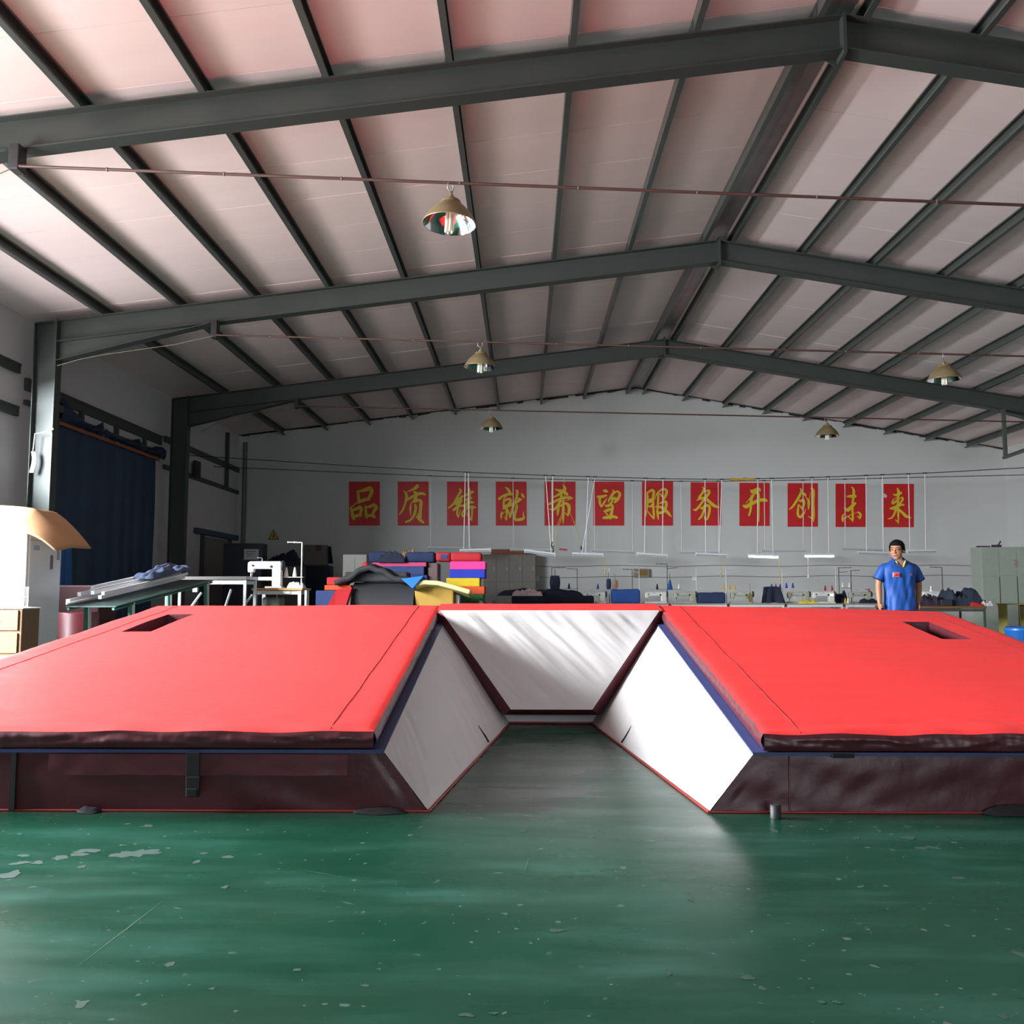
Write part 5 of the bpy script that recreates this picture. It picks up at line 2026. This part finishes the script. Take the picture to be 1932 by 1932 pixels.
heap('dark_fabric', 'dark blue fabric bunched behind the white display machine', 'fabric', 1575, 1111, 1602, 1137, YT + .35, .3, M['navy_dark'], seed=45, zb=TZ + .001)

# thread stands: px, top y, arm (m), tray y or None, tray from/to px, cones
STANDS = [(1041, 1071, .34, None, None, '', 'dark thread stand with a hanging black bag, leftmost of the rear row', M['steel'], None),
          (1089, 1073, -.25, 1111, (1058, 1089), 'k', 'thread stand right of the hanging black bag', M['steel'], None),
          (1150, 1072, -.32, 1112, (1128, 1158), 'bb', 'white thread stand carrying two blue cones', M['white_paint'], None),
          (1193, 1074, -.24, None, None, '', 'bare thread stand in front of the grey switch board', M['steel'], None),
          (1206, 1071, .10, None, None, '', 'short armed thread stand beside the grey switch board', M['white_paint'], -.18),
          (1259, 1064, -.28, 1112, (1240, 1281), 'knw', 'thread stand with black, brown and white cones and a blue pouch', M['steel'], .26),
          (1314, 1073, .15, 1110, (1317, 1330), '', 'thread stand with an empty spool tray in the middle of the rear row', M['white_paint'], None),
          (1370, 1072, .26, 1114, (1366, 1386), 'yyy', 'white thread stand with three yellow cones', M['white_paint'], .28),
          (1476, 1074, -.24, 1112, (1456, 1472), 'brb', 'white thread stand with blue and red cones', M['white_paint'], .24),
          (1499, 1110, -.05, 1110, (1484, 1496), 'bb', 'low thread stand with two blue cones', M['white_paint'], None),
          (1577, 1068, -.28, 1115, (1557, 1570), 'rr', 'white thread stand with two red cones and a yellow knot', M['white_paint'], None),
          (1583, 1071, .32, 1109, (1590, 1603), 'ww', 'thread stand with two white cones', M['steel'], .22),
          (1606, 1076, .22, None, None, '', 'dark thread stand next to the two white cones', M['steel'], None),
          (1640, 1112, -.1, 1121, (1630, 1650), 'r', 'low thread stand with one red cone beside the man', M['steel'], None)]
rgs = random.Random(11)
for k, (px, ty, arm, try_, tr, cones, lb, mt, a2) in enumerate(STANDS):
    Ys = YT + .55 - .12 * (k % 2)
    X = at(px, 1100, Ys).x
    tray = None
    if try_:
        z = at(px, try_, Ys).z
        tray = (z, at(tr[0], try_, Ys).x - X, at(tr[1], try_, Ys).x - X)
    s_ = stand(X, Ys, TZ + .001, at(px, ty, Ys).z, arm, lb, tray, mt, a2)
    for q, cc in enumerate(cones):
        f = 0.5 if len(cones) == 1 else q / (len(cones) - 1)
        nm = {'w': 'white', 'b': 'blue', 'r': 'red', 'y': 'yellow', 'k': 'black', 'n': 'brown'}[cc]
        same = [j for j, d in enumerate(cones) if d == cc]
        word = '' if len(same) == 1 else ['left ', 'middle ', 'right '][same.index(q)] if len(same) == 3 else ['left ', 'right '][same.index(q)]
        place = lb.replace('thread stand', 'stand')
        cone(cc, (X + lerp(tray[1], tray[2], f), Ys, tray[0] + .006), ('%s%s thread cone on the %s' % (word, nm, place))[:110])
# pouches hanging from the stands
for px, y0, y1, w, mt, lb in ((1047, 1086, 1112, 20, M['navy_dark'], 'black cloth bag hanging from the leftmost thread stand'), (1148.5, 1092, 1112, 9, M['navy'], 'navy pouch hanging from the stand with two blue cones'),
                              (1160, 1094, 1112, 12, foam('beige_pouch', 140, 118, 100), 'beige and black pouch hanging right of the navy pouch'), (1264, 1094, 1113, 11, M['blue'], 'blue triangular pouch hanging between the stands in the middle')):
    Yp = YT + .28
    a, b = at(px - w / 2, y1, Yp), at(px + w / 2, y0, Yp)
    m = MB()
    wd, ht = b.x - a.x, b.z - a.z
    tri_ = 'triangular' in lb
    m.grid(lambda s, t: Vector((lerp(-.5, .5, s) * wd * ((.25 + .75 * t) if tri_ else (.8 + .2 * math.sin(t * 3))), -.035 * math.sin(math.pi * s) * math.sin(math.pi * min(1, t + .1)), ht * (1 - t))), 12, 10)
    m.grid(lambda s, t: Vector((lerp(.5, -.5, s) * wd * ((.25 + .75 * t) if tri_ else (.8 + .2 * math.sin(t * 3))), .035 * math.sin(math.pi * s), ht * (1 - t))), 12, 10)
    m.tube([(0, 0, ht * .98), (.0, .0, ht + .16)], .007, 5)
    o = m.build('hanging_pouch', mt)
    o.location = ((a.x + b.x) / 2, Yp, a.z)
    tag(o, lb, 'pouch', 'pouches hanging at the thread stands')
# wooden diamond hanging left of the dark garment
p = at(1415.5, 1127, YT + .02)
m = MB()
m.prism([p + Vector(q) for q in ((-.075, 0, 0), (0, 0, -.13), (.075, 0, 0), (0, 0, .13))], (0, .03, 0))
m.tube([p + Vector((0, .015, .12)), p + Vector((0, .015, .36))], .005, 4)
tag(m.build('wooden_plumb', foam('brass_brown', 112, 98, 64)), 'small brown diamond shaped weight hanging left of the dark garment', 'weight')
# yellow cones standing on the table left of the man
for q, (px, lb) in enumerate(((1595, 'left yellow thread cone standing on the table left of the man'), (1600, 'right white thread cone standing on the table left of the man'))):
    cone('yw'[q], (at(px, 1139, YT - .04).x, YT - .04, TZ + .001), lb)

# ---------------------------------------------------------------- right: table with clothes, lockers, barrel
YR = 18.6
X0, X1 = at(1690, 1145, YR).x, at(1862, 1145, YR).x
TZ2 = at(1800, 1143.5, YR).z
legs_table('work_table', 'brown topped work table with clothes, right of the man', 'table', X0, X1, YR, YR + 1.1, TZ2, M['wood_dark'], M['steel'], t=.05)
o = dup(m0)
o['label'] = 'cream sewing machine on the brown table right of the man'
o.location = (at(1765, 1130, YR + .88).x, YR + .88, TZ2 + .001)
heap('jacket_pile', 'dark purple jackets heaped on the brown table next to the man', 'clothes', 1735, 1120, 1778, 1143, YR + .04, .4, cloth('dark_purple_cloth', 40, 30, 46), seed=51, zb=TZ2 + .001)
heap('jacket_pile', 'big dark blue jacket pile on the brown table in front of the locker', 'clothes', 1783, 1108, 1858, 1143, YR + .10, .6, cloth('dark_blue_jacket', 34, 42, 58), seed=53, zb=TZ2 + .001, rough=.5)
blk('grey_box', 'small dark box on the brown table between the jacket piles', 'box', 1776, 1131, 1797, 1143, YR + .02, .2, M['dark'], .01)
heap('red_cloth', 'red cloth scrap on the brown table by the white bag', 'cloth', 1834, 1134, 1856, 1143, YR + .02, .16, F['red'], seed=55, zb=TZ2 + .001)
heap('white_bag', 'white plastic bag at the right end of the brown table', 'bag', 1852, 1129, 1875, 1143, YR + .05, .3, mat('white_bag_plastic', (.55, .52, .52, 1), .4), seed=57, zb=TZ2 + .001)
cone('w', (at(1757, 1118, YR + .9).x, YR + .9, at(1757, 1118, YR + .9).z), 'white thread cone on the machine stand right of the man')
s_ = stand(at(1778, 1100, YR + .95).x, YR + .95, TZ2 + .001, at(1778, 1070, YR + .95).z, -.24, 'thread stand on the brown table right of the man', (at(1757, 1118, YR + .95).z, at(1757, 1118, YR + .9).x - at(1778, 1100, YR + .95).x, 0), M['steel'])

YL = 21.6
X0, X1 = at(1853, 1100, YL).x, at(1953, 1100, YL).x
LZ = at(1890, 1032, YL).z
root = tag(empty('steel_locker', ((X0 + X1) / 2, YL + .25, 0)), 'tall pale green steel locker with six doors at the right edge', 'locker')
W = X1 - X0
M['locker'] = mat('pale_green_locker', srgb(142, 150, 138), .45, var=.08)
m = MB()
m.bbox((0, 0, LZ / 2), (W, .5, LZ), .008)
m.build('carcass', M['locker'], root)
zm = at(1890, 1087, YL).z
for k in range(3):
    for j, (za, zb) in enumerate(((.08, zm - .01), (zm + .01, LZ - .03))):
        m = MB()
        m.bbox((-W / 2 + W * (k + .5) / 3, -.253, (za + zb) / 2), (W / 3 - (.022 if j == 0 else .010), .014, zb - za), .003)
        d_ = m.build('door', M['locker'], root)
        m = MB()
        m.bbox((-W / 2 + W * (k + .5) / 3, -.265, (za + zb) / 2 + .1), (.018, .012, .05), .003)
        m.build('handle', M['galv'], d_)
for k in (1, 2):
    m = MB()
    m.box((-W / 2 + W * k / 3, -.252, (zm + .08) / 2), (.016, .010, zm - .1))
    m.build('door_gap', mat('rust_brown', srgb(70, 48, 34), .7) if k == 1 else bpy.data.materials['rust_brown'], root)
m = MB()
for k in range(4):
    m.box((.18 + .01 * (k % 2), -.262, LZ - .30 - k * .045), (.10 - .03 * (k % 2), .003, .016))
m.build('red_print', mat('red_print', srgb(150, 70, 66), .7), root)
m = MB()
a = at(1846, 1031, YL + .1)
m.bbox((a.x + .12, YL + .12, LZ + .016), (.30, .05, .03), .006)
m.bbox((a.x + .42, YL + .12, LZ + .03), (.22, .05, .05), .01)
m.tube([(a.x + .46, YL + .12, LZ + .04), (a.x + .52, YL + .12, LZ + .14)], .016, 6)
tag(m.build('tool_clutter', M['dark']), 'dark tools lying on top of the pale green locker', 'tool')

p = at(1932, 1190, 11.8)
zt = at(1930, 1183, 11.8).z
m = MB()
m.lathe([(0, 0), (.15, 0), (.17, .03), (.195, zt - .06), (.205, zt - .05), (.205, zt - .02), (.19, zt), (.18, zt - .01), (.16, .03), (0, .02)], n=28)
o = m.build('plastic_barrel', mat('blue_plastic', srgb(30, 84, 150), .35))
o.location = (p.x + .03, 11.9, 0)
tag(o, 'blue plastic barrel behind the right mat at the picture edge', 'barrel')
# thin yellow strip (tape line) by the locker
m = MB()
a = at(1898, 1140, 19.5)
b = at(1945, 1140, 19.5)
m.bbox(((a.x + b.x) / 2, 19.7, a.z), (b.x - a.x, .4, .025), .005)
for x in (a.x + .03, b.x - .03):
    m.box((x, 19.7, a.z / 2 - .006), (.04, .3, a.z - .012))
tag(m.build('side_table', foam('yellow_edge', 150, 140, 70)), 'small yellow edged side table in front of the pale green locker', 'table')

# hanging steel drop bracket at the right, below the frame by the poster wall
tp, bt = at(1892, 748, 20.9), at(1892, 865, 20.9)
root = tag(empty('drop_hanger', (tp.x, 20.9, bt.z)), 'grey steel drop hanger with a side rail below the rear frame at right', 'hanger')
m = MB()
m.box((0, 0, (zr(tp.x) - .36 - bt.z) / 2), (.07, .07, zr(tp.x) - .36 - bt.z))
m.build('upright', M['purlin'], root)
m = MB()
e = at(1945, 849, 19.6)
m.tube([(-.04, 0, .02), (e.x - tp.x, e.y - 20.9, .03)], .045, 4, smooth=False)
m.build('side_rail', M['purlin'], root)
# ---------------------------------------------------------------- the man in the blue polo shirt
YM = 12.7
MX = at(1697, 1100, YM).x
MAN = tag(empty('person', (MX, YM, 0)), 'man in a blue polo shirt standing behind the right mat, looking aside', 'person')
MAN.scale = (1.0, 1.0, .985)
M['skin'] = mat('skin', srgb(176, 122, 92), .5, var=.06, vscale=10)
M['hair'] = mat('black_hair', (.006, .005, .005, 1), .75, bump=.4, bscale=90, spec=.15)
M['shirt'] = mat('blue_polo', srgb(22, 76, 154), .6, var=.06, vscale=6, bump=.15, bscale=12)
M['trouser'] = mat('dark_trousers', srgb(26, 28, 38), .8)


def caps(m, pts, rs, n=12):
    """tapered limb with round ends"""
    pts = [Vector(p) for p in pts]
    P, R = [], []
    a = (pts[0] - pts[1]).normalized()
    for k in range(3):
        q = math.pi / 2 * (1 - k / 3)
        P.append(pts[0] + a * rs[0] * math.sin(q))
        R.append(max(.002, rs[0] * math.cos(q)))
    for p, r in zip(pts, rs):
        P.append(p)
        R.append(r)
    b = (pts[-1] - pts[-2]).normalized()
    for k in range(1, 4):
        q = math.pi / 2 * k / 3
        P.append(pts[-1] + b * rs[-1] * math.sin(q))
        R.append(max(.002, rs[-1] * math.cos(q)))
    m.tube(P, R, n)


def ell(m, c, r, rot=None, n=20):
    Mx = rot or Matrix.Identity(3)
    vs, fs = [], []
    k = n // 2
    for i in range(k + 1):
        a = math.pi * i / k
        for j in range(n):
            b = 2 * math.pi * j / n
            vs.append(Vector(c) + Mx @ Vector((r[0] * math.sin(a) * math.cos(b), r[1] * math.sin(a) * math.sin(b), r[2] * math.cos(a))))
    for i in range(k):
        for j in range(n):
            fs.append((i * n + j, (i + 1) * n + j, (i + 1) * n + (j + 1) % n, i * n + (j + 1) % n))
    m.add(vs, fs, True)


HEAD_C = Vector((-.020, -.005, 1.598))
HR3 = Matrix.Rotation(math.radians(-38), 3, 'Z') @ Matrix.Rotation(math.radians(6), 3, 'X')


def hd(x, y, z):
    """head space: face looks along -y, z up, origin mid head"""
    return HEAD_C + HR3 @ (Vector((x * 1.17, y * 1.12, z * 1.10)))


b = MB()
# head
ell(b, hd(0, .012, .030), (0.087, 0.103, 0.099), HR3)
ell(b, hd(0, -.020, -.035), (0.073, 0.078, 0.090), HR3)
ell(b, hd(0, -.040, -.088), (0.040, 0.040, 0.031), HR3)
ell(b, hd(.045, -.030, -.030), (.022, .032, .026), HR3)
ell(b, hd(-.045, -.030, -.030), (.022, .032, .026), HR3)
caps(b, [hd(0, -.090, .012), hd(0, -.100, -.012), hd(0, -.104, -.026)], [.008, .010, .013], 10)
ell(b, hd(.012, -.094, -.030), (.009, .010, .007), HR3)
ell(b, hd(-.012, -.094, -.030), (.009, .010, .007), HR3)
caps(b, [hd(-.044, -.072, .026), hd(0, -.086, .024), hd(.044, -.072, .026)], [.010, .011, .010], 8)
caps(b, [hd(-.02, -.084, -.058), hd(0, -.092, -.057), hd(.02, -.084, -.058)], [.006, .009, .006], 8)
for s in (-1, 1):
    ell(b, hd(s * .076, .012, -.012), (.010, .020, .032), HR3 @ Matrix.Rotation(s * .3, 3, 'Z'))
# neck, torso, pelvis
caps(b, [(0, .012, 1.40), (-.006, .006, 1.50), (-.010, .0, 1.56)], [.066, .056, .056], 16)
ell(b, (0, 0, 1.38), (.185, .085, .09))
ell(b, (0, 0, 1.26), (.165, .095, .16))
ell(b, (0, 0, 1.06), (.150, .095, .18))
ell(b, (0, .01, .90), (.160, .100, .12))
# arms and hands
ARMS = [(-1, [(-.200, .005, 1.355), (-.250, .020, 1.25), (-.268, .030, 1.125), (-.278, .000, 1.02), (-.286, -.030, .895)]),
        (1, [(.208, .010, 1.350), (.262, .030, 1.24), (.272, .045, 1.115), (.262, .030, 1.01), (.238, .000, .885)])]
for s, pts in ARMS:
    caps(b, pts, [.046, .047, .041, .040, .028], 14)
    w = Vector(pts[-1])
    d = (w - Vector(pts[-2])).normalized()
    side_ = Vector((0, -1, 0))
    f = d.cross(side_).normalized()
    palm = w + d * .045
    R_ = Matrix((f, side_, d)).transposed()
    ell(b, palm, (.020, .042, .052), R_, 14)
    for k, (o_, ln, r) in enumerate(((-.028, .068, .0088), (-.009, .076, .0092), (.010, .072, .0090), (.028, .058, .0080))):
        p0 = palm + d * .036 + side_ * -o_
        inn = Vector((-s, 0, 0))
        caps(b, [p0, p0 + d * ln * .45 + inn * .006, p0 + d * ln * .75 + inn * .018, p0 + d * ln * .95 + inn * .032], [r, r, r * .92, r * .8], 8)
    t0 = palm + side_ * .036 - d * .022
    caps(b, [t0, t0 + side_ * .020 + d * .028, t0 + side_ * .024 + d * .056 + Vector((-s * .008, 0, 0))], [.012, .0105, .009], 8)
# legs
for s in (-1, 1):
    caps(b, [(s * .085, .01, .88), (s * .095, .0, .68), (s * .100, .0, .50), (s * .103, .015, .33), (s * .105, .02, .09)], [.078, .068, .052, .048, .034], 14)
    caps(b, [(s * .105, .03, .045), (s * .112, -.06, .035), (s * .118, -.15, .028)], [.036, .036, .030], 12)
body = b.build('body', M['skin'], MAN)
rm = body.modifiers.new('remesh', 'REMESH')
rm.mode = 'VOXEL'
rm.voxel_size = .0075
rm.use_smooth_shade = True
sm = body.modifiers.new('smooth', 'SMOOTH')
sm.factor = .5
sm.iterations = 3

# face details
for s in (-1, 1):
    m = MB()
    ell(m, hd(s * .030, -.0765, .010), (.0135, .006, .0052), HR3, 12)
    e_ = m.build('eye', mat('eye_dark', (.02, .015, .012, 1), .25) if s < 0 else bpy.data.materials['eye_dark'], body)
    m = MB()
    caps(m, [hd(s * .014, -.088, .034), hd(s * .032, -.086, .038), hd(s * .050, -.074, .033)], [.004, .0045, .0025], 6)
    m.build('eyebrow', M['hair'], body)
m = MB()
caps(m, [hd(-.022, -.088, -.0575), hd(0, -.0985, -.057), hd(.022, -.088, -.0575)], [.003, .0055, .003], 8)
m.build('lips', mat('lip', srgb(150, 84, 74), .5), body)
# hair: short black cap with a fringe
m = MB()


def hair(u, v):
    a = 2 * math.pi * u                       # around; face direction at a = -pi/2
    fx, fy = math.cos(a), math.sin(a)
    front = max(0, -fy)
    low = lerp(-.045, .064, min(1, front * 1.35) ** 1.5)      # bottom edge: higher over the face
    if abs(fx) > .75 and fy < .35:
        low = max(low, -.012)
    low += .010 * nz(fx * 9, fy * 9, 3.0)
    top_ = .128
    z = lerp(low, top_, math.sin(v * math.pi / 2))
    q = min(1, max(0, (z - .03) / (top_ - .03)))
    r = math.sqrt(max(0, 1 - q ** 2.3))
    bump_ = 1.0 + .05 * nz(fx * 6, fy * 6, z * 40) + .03 * nz(fx * 15, fy * 15, z * 60)
    rx, ry = .084 * r * bump_, .103 * r * bump_
    return hd(rx * fx, .012 + ry * fy - .006 * q, z + .012 * nz(fx * 5, fy * 5, 1) * v)


m.grid(hair, 64, 18)
h_ = m.build('hair', M['hair'], body)

# polo shirt
HEM = .79
m = MB()


def shirt(u, v):
    a = 2 * math.pi * u
    cx, sy_ = math.cos(a), math.sin(a)
    f = max(0, -sy_)
    ztop = 1.485 - .125 * (f ** 5 if abs(cx) < .9 else 0)
    z = lerp(HEM, ztop, v)
    keys = [(HEM, .205, .130), (.90, .198, .124), (1.05, .190, .118), (1.20, .205, .125), (1.30, .220, .124), (1.36, .226, .112), (1.40, .200, .100), (1.435, .145, .088), (1.465, .090, .075), (1.485, .070, .072)]
    for (z0, x0, y0), (z1, x1, y1) in zip(keys, keys[1:]):
        if z <= z1 + 1e-6:
            t = (z - z0) / (z1 - z0)
            rx, ry = lerp(x0, x1, t), lerp(y0, y1, t)
            break
    else:
        rx, ry = keys[-1][1:]
    e = 2.6
    k = (abs(cx) ** e + abs(sy_) ** e) ** (-1 / e)
    w = 1
    fold = .010 * nz(cx * 3 + z * 1.5, sy_ * 3, z * 5) + .007 * nz(cx * 5 - z * 6, sy_ * 4, z * 3) * (1 if z < 1.3 else .3)
    if z < 1.25:
        fold += .006 * math.sin(a * 9 + z * 8) * (1.25 - z)
    return Vector((cx * k * (rx + fold), sy_ * k * (ry + fold * 1.2) + .004, z))


m.grid(shirt, 72, 44)
sh_ = m.build('polo_shirt', M['shirt'], MAN)
for s, pts in ARMS:
    dd = (Vector(pts[1]) - Vector(pts[0])).normalized()
    e0 = Vector(pts[0]) + dd * .07
    e1 = Vector(pts[0]) + dd * .175
    m = MB()
    caps(m, [Vector((s * .150, .006, 1.372)), Vector((s * .190, .006, 1.362)), Vector(pts[0]) + dd * .02, e0, e1 - dd * .06], [.056, .060, .066, .067, .066], 18)
    m.tube([e0, e1], [.067, .069], 18, cap=True)
    sv = m.build('sleeve', M['shirt'], sh_)
    m = MB()
    m.tube([e1 - dd * .012, e1 + dd * .005], [.0705, .0705], 18, cap=True)
    m.build('cuff_trim', M['trouser'], sh_)
# collar, placket, lime lining
m = MB()
for s in (-1, 1):
    m.add([shirt(.75 + s * .0, .995) * 1 + Vector((0, -.008, 0))] * 0, [])
    lo = Vector((s * .004, -.105, 1.352))
    pts_o = [lo, Vector((s * .055, -.092, 1.405)), Vector((s * .088, -.030, 1.455)), Vector((s * .080, .05, 1.475)), Vector((0, .085, 1.482))]
    pts_i = [lo + Vector((s * .006, -.004, .010)), Vector((s * .032, -.080, 1.425)), Vector((s * .066, -.022, 1.490)), Vector((s * .062, .045, 1.512)), Vector((0, .072, 1.518))]
    for k in range(4):
        q = (pts_o[k], pts_o[k + 1], pts_i[k + 1], pts_i[k])
        m.add(q if s > 0 else q[::-1], [(0, 1, 2, 3)])
c_ = m.build('collar', M['shirt'], sh_)
md = c_.modifiers.new('thickness', 'SOLIDIFY')
md.thickness = .006
M['lime'] = mat('lime_lining', srgb(190, 216, 130), .6)
for q_, r_ in (([(.008, -.116, 1.362), (.034, -.102, 1.410), (.064, -.066, 1.450)], [.004, .012, .011]), ([(-.050, -.090, 1.420), (-.062, -.060, 1.450)], [.006, .008])):
    m = MB()
    m.tube(q_, r_, 6)
    m.build('collar_lining', M['lime'], sh_)
m = MB()
p0 = Vector((-.094, -.139, 1.262))
m.bbox(p0, (.092, .010, .060), .014)
fl_ = m.build('flag_patch_border', mat('patch_white', srgb(222, 190, 200), .6), sh_)
m = MB()
m.bbox(p0 + Vector((.004, -.006, 0)), (.078, .006, .048), .010)
m.build('flag_patch', mat('patch_red', srgb(206, 40, 52), .6), sh_)
m = MB()
st = []
for k in range(10):
    r = .010 if k % 2 == 0 else .004
    a = math.pi / 2 + k * math.pi / 5
    st.append(p0 + Vector((-.022 + r * math.cos(a), -.0095, .006 + r * math.sin(a))))
m.prism(st, (0, .002, 0))
m.build('patch_star', mat('patch_star_yellow', srgb(240, 210, 120), .6), sh_)
m = MB()
m.bbox((.098, -.136, 1.256), (.040, .008, .010), .003)
m.bbox((.106, -.136, 1.270), (.030, .008, .007), .002)
m.build('chest_logo', mat('logo_red', srgb(170, 66, 96), .6), sh_)
# trousers and shoes
m = MB()
for s in (-1, 1):
    caps(m, [(s * .088, .012, .86), (s * .098, .002, .68), (s * .102, .002, .50), (s * .104, .012, .30), (s * .106, .02, .10)], [.104, .090, .078, .072, .066], 18)
ell(m, (0, .012, .86), (.188, .120, .10))
m.build('trousers', M['trouser'], MAN)
for s in (-1, 1):
    m = MB()
    caps(m, [(s * .105, .045, .050), (s * .112, -.06, .046), (s * .118, -.16, .038)], [.048, .048, .040], 14)
    m.v = [(x, y, max(0, z)) for x, y, z in m.v]
    m.build('shoe', M['dark'], MAN)
